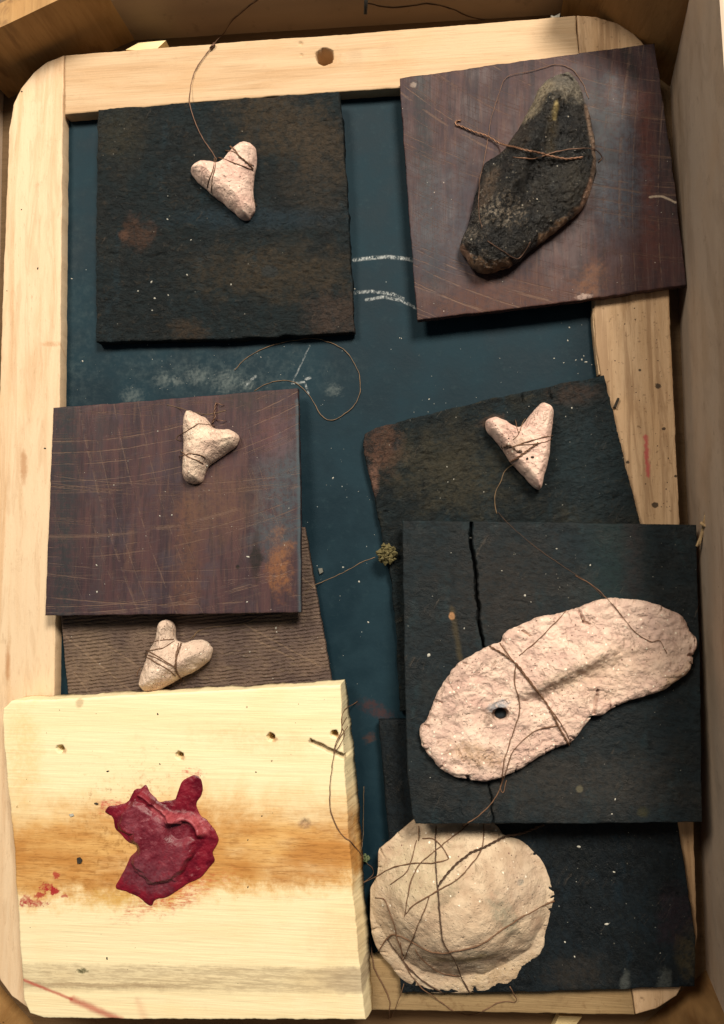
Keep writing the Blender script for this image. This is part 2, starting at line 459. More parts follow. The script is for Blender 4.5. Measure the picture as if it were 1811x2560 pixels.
# charred boards
def mat_char(name, seed, grain_rot=0.0, base=(.004, .0078, .0095), brown=(.034, .024, .014), blue=(.010, .026, .036), feats=(), brown_amt=.2,
             blue_amt=.5, spk=.3, crackx=.9, bumpk=1.0):
    g = G(name)
    a = g.noise(g.vec(.9, 1.1, 1, (seed, seed, 0)), 1.2, 5, .62)
    b = g.noise(g.vec(1, 1, 1, (seed * 2 + 3, 4, 0)), .9, 4, .6)
    f = g.noise(g.vec(2.4, 3.8, 3, (seed, 0, 0), grain_rot), 1.9, 7, .74, .9)
    f2 = g.noise(g.vec(1, 1, 1, (0, seed, 0)), 14, 3, .7)
    c = g.mix(g.sm(a, .35, .65), base, tuple(v * 1.9 for v in base))
    c = g.mix(g.sm(b, .5, .68) * brown_amt, c, brown)
    c = g.mix(g.sm(g.noise(g.vec(2.2, .8, 1, (9, seed, 0)), 1.1, 4), .54, .7) * blue_amt, c, blue)
    c = g.mix(g.sm(f, .54, .66) * .5, c, tuple(v * 1.15 for v in brown))
    c = g.mix(g.sm(g.noise(g.vec(1.6, 3, 2, (seed, 8, 0), grain_rot), 3.2, 6, .75), .52, .42) * .6, c, tuple(v * .5 for v in base))
    c = g.mix(g.sm(f2, .6, .8) * .25, c, (.06, .055, .045))
    for (k, args, colr, amt) in feats:
        c = g.mix(getattr(g, k)(*args) * amt, c, colr)
    c = g.mix(g.dots(9, .14, .10 * spk, seed) * .7, c, (.16, .15, .12))
    cr = g.sm(g.noise(g.vec(2.2 * crackx, 4.5, 2, (seed, 5, 0), grain_rot), 1.5, 5, .7, 1.6), .33, .42)
    sc1 = g.n1((g.x + g.y * .6) / 100.0 + g.wob(.3, 1.0), 5, 3, .6)
    c = g.mix(g.sm(g.m('ABSOLUTE', sc1 - .5), .006, .001) * g.sm(g.noise(g.vec(1, 1, 1, (seed, 3, 1)), 1.4, 3), .58, .68) * .5, c, (.11, .09, .07))
    g.bump(cr, 6, .7 * bumpk); g.bump(f, 9, .9 * bumpk); g.bump(f2, 4, .7 * bumpk)
    return g.out(c, g.sm(a, .3, .7, .5, .85), .22)
M['char1'] = mat_char('charred_square_board', 1.0, 0, feats=[
    ('blob', (720, 320, 150, 75, 1.0, .5, .9), (.06, .04, .021), .55), ('blob', (790, 420, 70, 120, 1.2, 0, .9), (.045, .033, .022), .5),
    ('blob', (345, 585, 40, 38, .8, 0, .9), (.07, .034, .02), .6), ('blob', (310, 588, 14, 14, .6, 0, .5), (.1, .05, .032), .6),
    ('blob', (640, 545, 200, 25, 1.2, 0, .6), (.010, .024, .036), .7), ('blob', (835, 785, 70, 55, .9, .3, .9), (.06, .038, .028), .6),
    ('blob', (680, 680, 180, 60, 1.4, 0, 1.0), (.045, .033, .02), .7), ('blob', (475, 835, 45, 35, 1.0, 0, 1), (.05, .031, .017), .55),
    ('blob', (675, 678, 20, 16, .5, 0, .3), (.02, .03, .036), .6), ('blob', (300, 330, 60, 70, 1.4, 0, .8), (.04, .034, .02), .5)], spk=.35)
M['char5'] = mat_char('charred_rounded_board', 2.2, -.25, brown=(.042, .036, .022), feats=[
    ('blob', (955, 1120, 45, 60, .9, 0, .9), (.09, .045, .03), .8), ('blob', (935, 1190, 14, 50, .8, .1, .8), (.16, .085, .06), .8),
    ('blob', (1130, 1180, 130, 90, 1.4, .3, 1), (.045, .04, .026), .7), ('blob', (1440, 985, 60, 26, 1, 0, .9), (.05, .032, .024), .7),
    ('blob', (1480, 1160, 90, 130, 1.2, 0, .9), (.012, .024, .03), .8), ('blob', (1230, 1050, 30, 12, .9, -.3, .9), (.1, .06, .04), .6)], brown_amt=.35, spk=.35)
M['char6'] = mat_char('charred_large_board', 3.4, .1, base=(.0055, .0095, .012), brown=(.022, .022, .020), blue=(.012, .029, .036), feats=[
    ('line', (1130, 1520, 1152, 1650, 6, .9, 8), (.075, .055, .022), .45), ('blob', (1130, 1540, 7, 10, .6, 0, .5), (.42, .22, .1), .9),
    ('line', (1545, 1300, 1535, 1500, 60, .9, 40), (.014, .032, .034), .55), ('line', (1585, 1310, 1580, 1480, 22, .9, 40), (.028, .017, .018), .5),
    ('blob', (1430, 1960, 250, 70, 1.5, 0, .9), (.036, .032, .028), .6), ('blob', (1608, 2030, 14, 12, .8, 0, .6), (.04, .038, .016), .6),
    ('blob', (1450, 1973, 8, 8, .6, 0, .8), (.12, .11, .07), .6), ('blob', (1250, 1480, 130, 120, 1.4, 0, .9), (.03, .024, .02), .5)],
    brown_amt=.35, spk=.5, bumpk=.55)
M['char7'] = mat_char('charred_lower_board', 4.7, 1.2, base=(.003, .006, .0085), brown=(.012, .013, .011), blue=(.005, .016, .026), feats=[
    ('blob', (1563, 2450, 12, 30, .8, .2, .9), (.08, .09, .085), .6), ('blob', (1662, 2450, 16, 34, .8, .1, .9), (.08, .09, .085), .6),
    ('blob', (1690, 2300, 40, 70, 1.2, 0, .9), (.02, .012, .018), .7), ('blob', (1720, 2380, 30, 50, 1.2, 0, .9), (.05, .04, .02), .7),
    ('blob', (1440, 2430, 70, 40, 1.2, 0, .9), (.03, .025, .02), .6)], spk=.5, bumpk=.7)

# purple-brown sawn boards
def saw(g, cx, cy, scale, lo, hi, seed):
    dx = (g.x - cx) / 100.0; dy = (g.y - cy) / 100.0
    r = g.m('SQRT', dx * dx + dy * dy) + g.wob(.05, 1.2)
    return g.sm(g.m('ABSOLUTE', g.n1(r + seed, scale, 2, .5) - 0.5), hi, lo)
def mat_sawn(name, seed, arcs, stripes, feats, base=(.066, .033, .035), alt=(.036, .021, .027)):
    g = G(name)
    v = g.noise(g.vec(2.6, .22, 1, (seed, 0, 0)), 1.3, 5, .6, .3)
    vf = g.noise(g.vec(16, 1.1, 1, (seed, 2, 0)), 1.0, 3, .6)
    a = g.noise(g.vec(1, 1, 1, (seed, seed, 0)), 1.3, 4, .6)
    sp = g.noise(None, 16, 3, .7)
    c = g.mix(g.sm(v, .38, .66), base, alt)
    c = g.mix(g.sm(a, .5, .7) * .5, c, (.052, .044, .056))
    c = g.mix(g.sm(vf, .54, .74) * .45, c, (.105, .062, .045))
    c = g.mix(g.sm(g.noise(g.vec(9, 1.0, 1, (seed, 5, 0)), 1.0, 4, .65), .52, .38) * .5, c, (.022, .017, .022))
    c = g.mix(g.sm(g.noise(g.vec(1.2, 8, 1, (seed, 1, 0), -.2), 1.3, 4, .7), .56, .7) * .3, c, (.08, .062, .062))
    for (k, args, colr, amt) in stripes + feats:
        c = g.mix(getattr(g, k)(*args) * amt, c, colr)
    for (cx, cy, sc_, lo, hi, amt) in arcs:
        l = saw(g, cx, cy, sc_, lo, hi, seed) * g.sm(g.noise(g.vec(.9, 2.5, 1, (seed, 7, 0)), 1.2, 4, .7), .40, .58)
        c = g.mix(l * amt * 1.1, c, (.18, .115, .083))
        g.bump(1.0 - l, 2.0, .4)
    c = g.mix(g.sm(sp, .58, .75) * .3, c, (.022, .018, .02))
    c = g.mix(g.dots(4, .06, .25, seed), c, (.36, .3, .26))
    g.bump(vf, 1.6, .5); g.bump(v, 3, .35)
    return g.out(c, g.sm(a, .3, .7, .46, .68), .2)
M['sawn3'] = mat_sawn('sawn_purple_board', 1.5, [(150, -100, 4.2, .002, .011, .5), (420, -700, 3.6, .001, .006, .4), (2600, 600, 3.4, .001, .005, .28)], [
    ('line', (165, 1000, 158, 1560, 30, .9, 40), (.022, .026, .03), .85), ('line', (470, 1260, 465, 1520, 26, .9, 50), (.13, .06, .035), .5),
    ('line', (330, 1330, 320, 1420, 7, .9, 30), (.13, .07, .045), .3), ('line', (250, 1040, 245, 1540, 12, .9, 50), (.045, .036, .04), .6)],
    [('blob', (705, 1180, 50, 100, 1.3, .2, .9), (.05, .07, .085), .75), ('blob', (690, 1330, 70, 50, 1.3, -.6, .9), (.045, .065, .08), .7),
     ('blob', (703, 1410, 26, 62, 1.4, 0, 1.2, 3), (.24, .10, .035), .65), ('blob', (640, 1400, 12, 60, .8, 0, .8), (.025, .016, .016), .8),
     ('blob', (640, 1395, 16, 26, .6, 0, .9), (.012, .01, .01), .9), ('blob', (595, 1417, 5, 6, .5), (.012, .01, .01), .9),
     ('blob', (540, 1260, 90, 80, 1.5, 0, .9), (.13, .07, .04), .4), ('blob', (690, 1100, 50, 50, 1.3, 0, .9), (.11, .045, .05), .5),
     ('blob', (610, 990, 70, 30, 1.2, 0, .9), (.03, .026, .024), .6), ('blob', (268, 1065, 26, 22, 1, 0, .8), (.035, .024, .028), .8),
     ('line', (745, 1000, 752, 1530, 5, .9, 4), (.05, .075, .09), .8)])
M['sawn2'] = mat_sawn('sawn_dark_board', 2.8, [(1740, -700, 3.2, .002, .010, .42), (1900, -1500, 3.2, .001, .006, .35), (4200, 500, 3.0, .001, .006, .3)], [
    ('line', (1050, 200, 1082, 720, 20, .9, 36), (.024, .026, .03), .85), ('line', (1610, 240, 1625, 650, 20, .9, 30), (.095, .034, .028), .75),
    ('line', (1655, 120, 1715, 700, 24, .9, 20), (.02, .016, .018), .9), ('line', (1562, 110, 1585, 190, 14, .9, 20), (.02, .018, .02), .85)],
    [('blob', (1540, 430, 60, 190, 1.1, -.1, .9), (.07, .085, .11), .75), ('blob', (1110, 590, 90, 160, 1.3, 0, .9), (.05, .055, .07), .6),
     ('blob', (1480, 300, 60, 110, 1.2, 0, .9), (.045, .05, .052), .6), ('blob', (1250, 760, 220, 70, 1.3, -.1, .9), (.08, .034, .024), .75),
     ('blob', (1640, 640, 120, 70, 1.3, -.1, .9), (.07, .028, .026), .6), ('blob', (1480, 700, 30, 45, 1.1, .2, .9), (.19, .085, .04), .5),
     ('blob', (1460, 742, 20, 7, .7, 0, .9, 6), (.4, .3, .26), .8), ('blob', (1034, 212, 7, 6, .6, 0, .9, 8), (.24, .19, .16), .8),
     ('line', (1624, 493, 1655, 490, 2.5, .6, 6), (.42, .34, .26), .8), ('line', (1655, 490, 1690, 506, 2.5, .6, 6), (.42, .34, .26), .8),
     ('blob', (1700, 350, 12, 30, .9, 0, .7), (.03, .02, .02), .8)], base=(.062, .032, .032), alt=(.034, .021, .025))

# ribbed board
g = G('ribbed_board')
rr = g.y + g.x * .10 + g.wob(14, 1.6)
rib = g.m('SINE', rr * (2 * math.pi / 9.0)) * g.sm(g.noise(g.vec(5, 5), 1.6, 4, .65), .36, .6)
ft = g.noise(g.vec(3, 10, 1, (1, 0, 0), .1), 1.5, 4, .65)
c = g.mix(g.sm(g.noise(None, 1.1, 4), .35, .68), (.13, .088, .066), (.08, .054, .046))
c = g.mix(g.sm(ft, .5, .75) * .5, c, (.19, .14, .09))
c = g.mix(g.blob(225, 1625, 70, 90, 1.4, 0, .8) * .4, c, (.2, .14, .09))
for (a_, b_, p_, q_) in ((165, 1590, 330, 1730), (185, 1680, 235, 1750), (250, 1600, 345, 1665), (610, 1560, 800, 1665), (640, 1600, 740, 1650), (690, 1400, 790, 1470)):
    c = g.mix(g.line(a_, b_, p_, q_, 2.0, .7, 4) * .35, c, (.26, .18, .12))
c = g.mix(g.dots(4, .05, .3, 2), c, (.5, .45, .36))
g.bump(rib, 2.6, .7); g.bump(ft, 3, .6)
M['ribbed'] = g.out(c, .7, .25)

# pale painted board
def pale_extra(g, c):
    gr = g.noise(g.vec(2.2, 16, 2, (4, 0, 0)), 1.2, 5, .7)
    yy = g.y + g.wob(150, .6) + g.wob(40, 2.5) + g.x * .02
    band = g.sm(yy, 1930, 2110) * g.sm(yy, 2285, 2215)
    band = band * g.sm(g.noise(g.vec(.35, .8, 1, (8, 3, 0)), 1.1, 5, .6), .28, .52, .45, 1.0)
    c = g.mix(band * .9, c, (.66, .37, .11))
    core = g.sm(yy, 1990, 2130) * g.sm(yy, 2260, 2190)
    c = g.mix(core * g.sm(g.noise(g.vec(.5, 1.4), 1.2, 5, .6), .3, .62) * .8, c, (.44, .18, .035))
    c = g.mix(core * g.sm(gr, .5, .62) * .45, c, (.25, .095, .02))
    c = g.mix(g.blob(330, 2250, 120, 26, 1.2, 0, .9) * .55, c, (.6, .36, .07))
    c = g.mix(g.blob(60, 1890, 40, 110, 1.0, 0, .8) * .4, c, (.66, .46, .17))
    c = g.mix(g.blob(640, 1850, 150, 30, 1.4, .1, .9) * .22, c, (.62, .36, .13))
    yb = g.y - g.x * .012 + g.wob(14, 3)
    gb = g.sm(yb, 2403, 2415) * g.sm(yb, 2482, 2462)
    c = g.mix(gb * (g.sm(gr, .4, .6) * .3 + .22), c, (.25, .17, .1))
    c = g.mix(g.sm(yb, 2452, 2458) * g.sm(yb, 2470, 2461) * g.sm(g.x, 520, 380) * .45, c, (.24, .15, .08))
    c = g.mix(g.sm(g.x, 760, 860) * gb * .35, c, (.24, .17, .13))
    c = g.mix(g.blob(880, 2340, 110, 60, .4, 0, .5) * .16, c, (.6, .38, .2))
    red = (.42, .045, .035)
    c = g.mix(g.line(60, 2450, 180, 2498, 3.5, .9, 5) * .75, c, red)
    c = g.mix(g.line(180, 2498, 305, 2552, 8, .9, 6) * .72, c, red)
    c = g.mix(g.line(345, 2500, 365, 2552, 9, 1.0, 8) * .22, c, (.6, .16, .1))
    for (x, y, rx, ry, k) in ((118, 2220, 16, 12, .95), (135, 2228, 10, 9, .95), (141, 2188, 8, 8, .8), (98, 2238, 10, 7, .8), (80, 2258, 36, 9, .8), (68, 2250, 14, 12, .7), (160, 2240, 8, 4, .7)):
        c = g.mix(g.blob(x, y, rx, ry, .6, 0, 1.3, 7) * k, c, (.36, .012, .022))
    c = g.mix(g.blob(765, 2058, 15, 12, .9, 0, .6) * .7, c, (.2, .11, .07))
    c = g.mix(g.blob(208, 2427, 14, 6, .8, 0, .9, 6) * .9, c, (.06, .06, .02))
    c = g.mix(g.blob(200, 1757, 8, 12, .8, .3, .8) * .5, c, (.35, .22, .12))
    c = g.mix(g.line(775, 1852, 865, 1894, 5, .7, 4) * .6, c, (.12, .06, .03))
    for (x, y) in ((151, 1871), (449, 1888), (678, 1843), (837, 1835)):
        c = g.mix(g.blob(x + 7, y + 5, 9, 6, .9, .2, .8, 6) * .7, c, (.4, .2, .08))
    bd = g.blob(350, 2085, 155, 150, .9, 0, .9, 3) * g.sm(g.noise(None, 7, 4, .7), .5, .64)
    c = g.mix(bd * .55, c, (.26, .11, .02))
    sm_ = g.noise(g.vec(2, 12), 1.5, 4, .7)
    c = g.mix(g.blob(430, 2240, 120, 30, 1.2, -.35, .9, 3) * g.sm(sm_, .42, .58) * .75, c, (.5, .06, .03))
    c = g.mix(g.m('MAXIMUM', g.blob(275, 2018, 34, 16, 1.2, 0, 1.2, 6), g.blob(480, 1935, 24, 14, 1.2, 0, 1.2, 6)) * g.sm(sm_, .44, .56) * .8, c, (.5, .05, .045))
    return c
M['pale'] = mat_pine('pale_painted_board', 'x', (.86, .74, .47), (.80, .62, .33), .35, 3.3, pale_extra, .2, .6)

# clay
def mat_clay(name, seed, base=(.66, .445, .37), pale=(.80, .60, .495), ochre=(.42, .29, .14), dirt=(.22, .14, .09), feats=(), spk=1.0, bumpk=1.0):
    g = G(name)
    a = g.noise(g.vec(1, 1, 1, (seed, 0, 0)), 2.2, 5, .6)
    b = g.noise(g.vec(1, 1, 1, (0, seed, 3)), 1.3, 4, .6)
    f = g.noise(g.vec(1, 1, 1, (seed, seed, 0)), 12, 5, .72)
    c = g.mix(g.sm(a, .35, .65), base, pale)
    c = g.mix(g.sm(b, .55, .72) * .5, c, (base[0] * .86, base[1] * .74, base[2] * .76))
    c = g.mix(g.sm(f, .42, .26) * .3, c, dirt)
    c = g.mix(g.sm(g.noise(g.vec(1, 1, 1, (seed, 6, 1)), .9, 6, .7), .5, .66) * .4, c, tuple(v * k for v, k in zip(base, (.72, .74, .72))))
    vein = g.m('ABSOLUTE', g.noise(g.vec(1, 1, 1, (seed, 2, 5)), 1.7, 5, .62, .8) - .5)
    c = g.mix(g.sm(vein, .012, .003) * g.sm(b, .5, .6) * .6, c, dirt)
    g.bump(g.sm(vein, .003, .014), 4, .5 * bumpk)
    for (k, args, colr, amt) in feats:
        c = g.mix(getattr(g, k)(*args) * amt, c, colr)
    c = g.mix(g.dots(13, .28, .16 * spk, seed), c, (.22, .13, .10))
    c = g.mix(g.dots(11, .34, .22 * spk, seed + 5), c, (.88, .80, .66))
    pits = g.sm(g.noise(g.vec(1, 1, 1, (seed, 1, 2)), 9, 2, .5), .30, .40)
    g.bump(pits, 5, .55 * bumpk); g.bump(f, 6, .65 * bumpk); g.bump(a, 14, .6 * bumpk)
    return g.out(c, .82, .2)
M['clay1'] = mat_clay('pink_clay_a', 1.0)
M['clay2'] = mat_clay('pink_clay_b', 2.0, base=(.66, .48, .38), pale=(.79, .63, .49))
M['clay3'] = mat_clay('pink_clay_c', 3.0, base=(.69, .47, .395), pale=(.82, .61, .505), feats=[
    ('blob', (1278, 1125, 40, 22, .9, -.5, .9, 6), (.3, .2, .14), .6)])
M['clay4'] = mat_clay('buff_clay', 4.0, base=(.60, .45, .355), pale=(.73, .575, .455))
M['mask'] = mat_clay('pink_mask_clay', 5.0, base=(.60, .42, .35), pale=(.77, .585, .475), feats=[
    ('blob', (1430, 1690, 120, 26, 1.2, -.42, .8, 5), (.36, .29, .19), .55), ('blob', (1560, 1660, 120, 60, 1.4, -.4, .9), (.52, .38, .28), .6),
    ('blob', (1230, 1790, 26, 14, .8, -.4, .8, 6), (.17, .12, .09), .75), ('blob', (1243, 1762, 28, 13, .7, -.4, .6, 6), (.3, .32, .35), .9),
    ('blob', (1185, 1880, 60, 26, 1.1, .2, .9, 4), (.42, .27, .16), .7), ('blob', (1620, 1560, 90, 60, 1.4, 0, .9), (.52, .38, .33), .5),
    ('blob', (1700, 1700, 60, 26, 1.3, -.5, .8), (.5, .36, .2), .5)], spk=1.2, bumpk=1.0)
M['disc'] = mat_clay('buff_disc_clay', 6.0, base=(.46, .335, .23), pale=(.62, .495, .355), dirt=(.22, .17, .11), feats=[
    ('blob', (1050, 2160, 90, 60, 1.2, -.4, .9, 4), (.5, .43, .28), .6), ('blob', (1170, 2290, 110, 80, 1.4, 0, .8), (.60, .45, .31), .7),
    ('blob', (1255, 2250, 22, 60, 1.0, -.5, .9, 5), (.26, .26, .19), .65), ('blob', (1295, 2182, 9, 7, .7), (.2, .2, .17), .8),
    ('blob', (1190, 2335, 50, 10, 1.0, .2, .9, 8), (.24, .21, .15), .7), ('blob', (1110, 2195, 40, 12, 1.0, -.7, .9, 8), (.18, .15, .1), .6),
    ('blob', (1150, 2360, 70, 16, 1.0, -.1, .8, 5), (.38, .28, .12), .6), ('blob', (1310, 2190, 60, 60, 1.4, 0, .9), (.55, .42, .32), .5),
    ('blob', (950, 2350, 50, 140, 1.3, 0, .9), (.40, .3, .2), .6), ('blob', (1230, 2440, 110, 30, 1.3, -.3, .9), (.42, .29, .15), .5)], spk=.45, bumpk=.75)
g = G('blackened_mask')
a = g.noise(None, 2.0, 5, .65); f = g.noise(None, 11, 5, .72); b = g.noise(g.vec(1, 1, 1, (4, 4, 0)), 3.4, 5, .66)
c = g.mix(g.sm(a, .40, .62), (.003, .004, .005), (.017, .015, .012))
c = g.mix(g.sm(b, .55, .66) * .5, c, (.042, .028, .016))
c = g.mix(g.sm(g.noise(g.vec(1, 1, 1, (7, 2, 0)), 2.2, 5, .7), .54, .66) * .4, c, (.02, .027, .032))
c = g.mix(g.sm(f, .5, .3) * .7, c, (.003, .004, .005))
c = g.mix(g.blob(1405, 215, 75, 52, .8, .2, .8, 3), c, (.24, .21, .16))
c = g.mix(g.blob(1402, 205, 40, 32, .9, .2, .7, 4) * .8, c, (.13, .12, .105))
c = g.mix(g.line(1362, 220, 1320, 300, 18, .7, 16), c, (.3, .25, .17))
c = g.mix(g.line(1232, 440, 1208, 520, 16, .8, 26) * .6, c, (.15, .1, .065))
c = g.mix(g.line(1255, 360, 1285, 345, 26, .9, 26) * .5, c, (.08, .06, .04))
c = g.mix(g.line(1466, 270, 1488, 390, 8, .6, 10) * .85, c, (.27, .18, .125))
c = g.mix(g.line(1490, 400, 1470, 500, 6, .6, 10) * .7, c, (.3, .2, .14))
c = g.mix(g.line(1384, 290, 1378, 320, 6, .8, 8), c, (.42, .33, .14))
c = g.mix(g.line(1375, 320, 1372, 410, 12, .9, 16) * .5, c, (.07, .05, .02))
c = g.mix(g.blob(1420, 470, 60, 60, 1.2, 0, .9, 4) * .4, c, (.06, .052, .038))
c = g.mix(g.blob(1250, 545, 55, 30, 1.0, 0, .9, 5) * g.sm(f, .45, .6), c, (.3, .25, .19))
c = g.mix(g.blob(1170, 590, 40, 30, 1.0, 0, .9, 5) * g.sm(f, .45, .62) * .8, c, (.24, .2, .16))
edge_t = g.m('MAXIMUM', g.line(1170, 640, 1215, 668, 9, .5, 12), g.m('MAXIMUM', g.line(1215, 668, 1275, 655, 9, .5, 12), g.line(1355, 595, 1455, 520, 10, .5, 14)))
c = g.mix(edge_t * g.sm(b, .36, .52), c, (.28, .17, .095))
c = g.mix(g.m('MAXIMUM', g.line(1455, 520, 1480, 450, 7, .5, 10), g.line(1152, 610, 1172, 640, 7, .6, 8)) * .9, c, (.36, .21, .14))
c = g.mix(g.line(1408, 196, 1428, 212, 4, .5, 5), c, (.006, .006, .007))
c = g.mix(g.dots(14, .34, .22, 3) * g.sm(b, .42, .55) * .85, c, (.26, .235, .18))
c = g.mix(g.dots(11, .24, .10, 6), c, (.5, .46, .38))
g.bump(f, 16, 1.0); g.bump(b, 18, .8)
c = g.mix(g.sm(g.noise(g.vec(1, 1, 1, (1, 9, 0)), 5, 5, .7), .56, .68) * .45, c, (.07, .072, .068))
M['dark_mask'] = g.out(c, g.sm(f, .4, .65, .55, .25), .45)

g = G('red_paint')
a = g.noise(None, 2.6, 5, .62); f = g.noise(None, 12, 4, .7)
c = g.mix(g.sm(a, .35, .65), (.085, .0015, .009), (.19, .003, .016))
skin = g.m('MAXIMUM', g.blob(400, 2115, 78, 88, .35, .2, .45, 3), g.blob(345, 2045, 42, 38, .4, .3, .5, 4))
low = g.blob(375, 2190, 66, 42, .7, .25, .5, 4)
c = g.mix(skin * (g.sm(a, .32, .62) * .6 + .3), c, (.19, .04, .058))
c = g.mix(low * .7, c, (.14, .04, .055))
c = g.mix(g.blob(430, 2130, 50, 46, 1.0, 0, .8, 4) * .6, c, (.12, .01, .022))
lip = g.m('MAXIMUM', g.line(425, 2045, 490, 2045, 13, .5, 10), g.m('MAXIMUM', g.line(490, 2045, 515, 2075, 14, .5, 8), g.line(385, 2020, 430, 2042, 11, .5, 12)))
c = g.mix(lip * .85, c, (.36, .065, .08))
c = g.mix(g.dots(5, .2, .5, 3) * skin * .75, c, (.11, .006, .016))
g.bump(a, 8, .45); g.bump(f, 2, .4)
M['red'] = g.out(c, g.sm(a, .3, .7, .32, .58), .45)

def simple(name, colr, rough=.6, metal=0.0, spec=.4, var=.35):
    g = G(name)
    n = g.noise(None, 8, 3, .6)
    c = g.mix(n, tuple(v * (1 - var) for v in colr), tuple(min(1, v * (1 + var)) for v in colr))
    return g.out(c, rough, spec, Metallic=metal)
M['thread'] = simple('brown_thread', (.15, .08, .045), .7, 0, .3, .55)
M['thread_dark'] = simple('dark_thread', (.07, .038, .022), .7)
M['hair'] = simple('fine_hair', (.17, .11, .06), .5)
M['copper'] = simple('copper_wire', (.26, .14, .085), .45, .5, .4, .6)
M['copper_dark'] = simple('dark_copper_wire', (.16, .09, .06), .5, .5)
M['grit'] = simple('plaster_grit', (.42, .41, .36), .9)
M['grit_dark'] = simple('dark_grit', (.03, .024, .018), .9)
M['lichen'] = simple('lichen', (.13, .11, .05), .95, 0, .1, .7)
M['lichen_green'] = simple('lichen_green', (.16, .2, .1), .95, 0, .1, .6)
M['straw'] = simple('straw', (.42, .29, .15), .8)
M['hole_plug'] = simple('dark_hole_plug', (.012, .02, .027), .6, 0, .25, .4)
M['nail'] = simple('dark_nail', (.02, .018, .015), .5)
M['hole'] = simple('hole_dark', (.01, .015, .02), .8)

# ------------------------------------------------------------------ wooden box (the tray everything lies in)
ZF = -60.0
box = empty('wooden_box', at(905, 1300, ZF - 30), 'open wooden box with corner blocks that holds the framed slate and boards', 'box')
def quad_solid(name, a, b, h, th, mat, n=40, tops=None, ext=1.0):
    """an upright plank whose inner face stands on the line a-b (photo units on the box floor), facing the box centre"""
    A = at(a[0], a[1], ZF); B = at(b[0], b[1], ZF); d = (B - A); L = np.linalg.norm(d); d /= L
    nrm = np.array([-d[1], d[0], 0.0]); c = at(905, 1300, ZF)
    if np.dot(nrm, c - A) > 0: nrm = -nrm                      # outward
    vs = []; uvs = []; fs = []
    m = 8
    up = np.array([0, 0, h * U]); lean = (up, up)
    if tops is not None: lean = (at(tops[0][0], tops[0][1], ZF + h) - A, at(tops[1][0], tops[1][1], ZF + h) - B)
    for side in (0, 1):
        for j in range(m + 1):
            for i in range(n + 1):
                t = i / n; s = j / m
                p = A + d * L * t + nrm * (th * U * side)
                p = p + s * (lean[0] * (1 - t) + lean[1] * t) * ext
                w = (vnoise(t * 9, s * 2, 0, 5) * .8) * U
                p = p + nrm * w * (1 if side == 0 else 0)
                vs.append(p); uvs.append(((a[0] + (b[0] - a[0]) * t) / 100, (a[1] + (b[1] - a[1]) * t) / 100 + s * h / 100))
    K = (m + 1) * (n + 1)
    f = lambda s, i, j: s * K + j * (n + 1) + i
    for j in range(m):
        for i in range(n):
            fs.append([f(0, i, j), f(0, i + 1, j), f(0, i + 1, j + 1), f(0, i, j + 1)])
            fs.append([f(1, i, j), f(1, i, j + 1), f(1, i + 1, j + 1), f(1, i + 1, j)])
    for i in range(n):
        fs.append([f(0, i, m), f(0, i + 1, m), f(1, i + 1, m), f(1, i, m)]); fs.append([f(0, i, 0), f(1, i, 0), f(1, i + 1, 0), f(0, i + 1, 0)])
    for j in range(m):
        fs.append([f(0, 0, j), f(0, 0, j + 1), f(1, 0, j + 1), f(1, 0, j)]); fs.append([f(0, n, j), f(1, n, j), f(1, n, j + 1), f(0, n, j + 1)])
    o = build(name, vs, fs, mat, box, uvs, smooth=False)
    import bmesh
    bm = bmesh.new(); bm.from_mesh(o.data); bmesh.ops.recalc_face_normals(bm, faces=bm.faces); bm.to_mesh(o.data); bm.free()
    return o
slab('base_board', [(-160, -60), (1960, -60)], [(1960, -60), (1960, 2720)], [(-160, 2720), (1960, 2720)], [(-160, -60), (-160, 2720)],
     (ZF,) * 4, 30, M['floor'], box, n=(40, 40), rag=0, sidewob=0)
HB = 310
quad_solid('wall', (150, 112), (1560, 27), 150, 70, M['box_wall_back'])
quad_solid('wall', (1672, 120), (1772, 2600), HB + 20, 70, M['box_wall_side'], tops=((1726, -95), (1885, 2806)), ext=1.7)
quad_solid('wall', (12, 120), (-40, 2600), 140, 70, M['box_wall_side'])
quad_solid('wall', (-30, 2585), (1780, 2592), 150, 70, M['box_wall_back'])
quad_solid('corner_block', (337, 100), (22, 246), 215, 60, M['block'])
quad_solid('corner_block', (1402, 37), (1676, 216), 300, 60, M['block'], tops=((1440, -190), (1738, 4)))
quad_solid('corner_block', (1765, 2425), (1575, 2588), 160, 60, M['block_dimmed'])
quad_solid('corner_block', (-28, 2432), (105, 2580), 160, 60, M['block'])

# ------------------------------------------------------------------ framed slate
ZR = 34.0
slate = empty('writing_slate', at(905, 1300, ZF + 1), 'dark blue slate in a pale pine frame lying in the box under all the boards', 'slate')
def sdisp(X, Y): return fbm(X / 120, Y / 120, 0, 3, 3) * .8
slab('slate_panel', [(130, 200), (1530, 200)], [(1530, 200), (1600, 2440)], [(100, 2440), (1600, 2440)], [(130, 200), (100, 2440)],
     (0,) * 4, 50, M['slate'], slate, n=(150, 200), rag=0, disp=sdisp)
def hole_disp(hs, base=None):
    def f(X, Y):
        z = base(X, Y) if base is not None else 0 * X
        for (x, y, r, dep) in hs:
            d = np.hypot(X - x, Y - y) + fbm(X / 9, Y / 9, 0, 8, 2) * 2.5
            z = z - dep * np.clip((r - d) / (r * .35) + .5, 0, 1)
        return z
    return f
rd = lambda X, Y: fbm(X / 160, Y / 160, 0, 4, 3) * 1.2
RT = ZR - ZF - 1
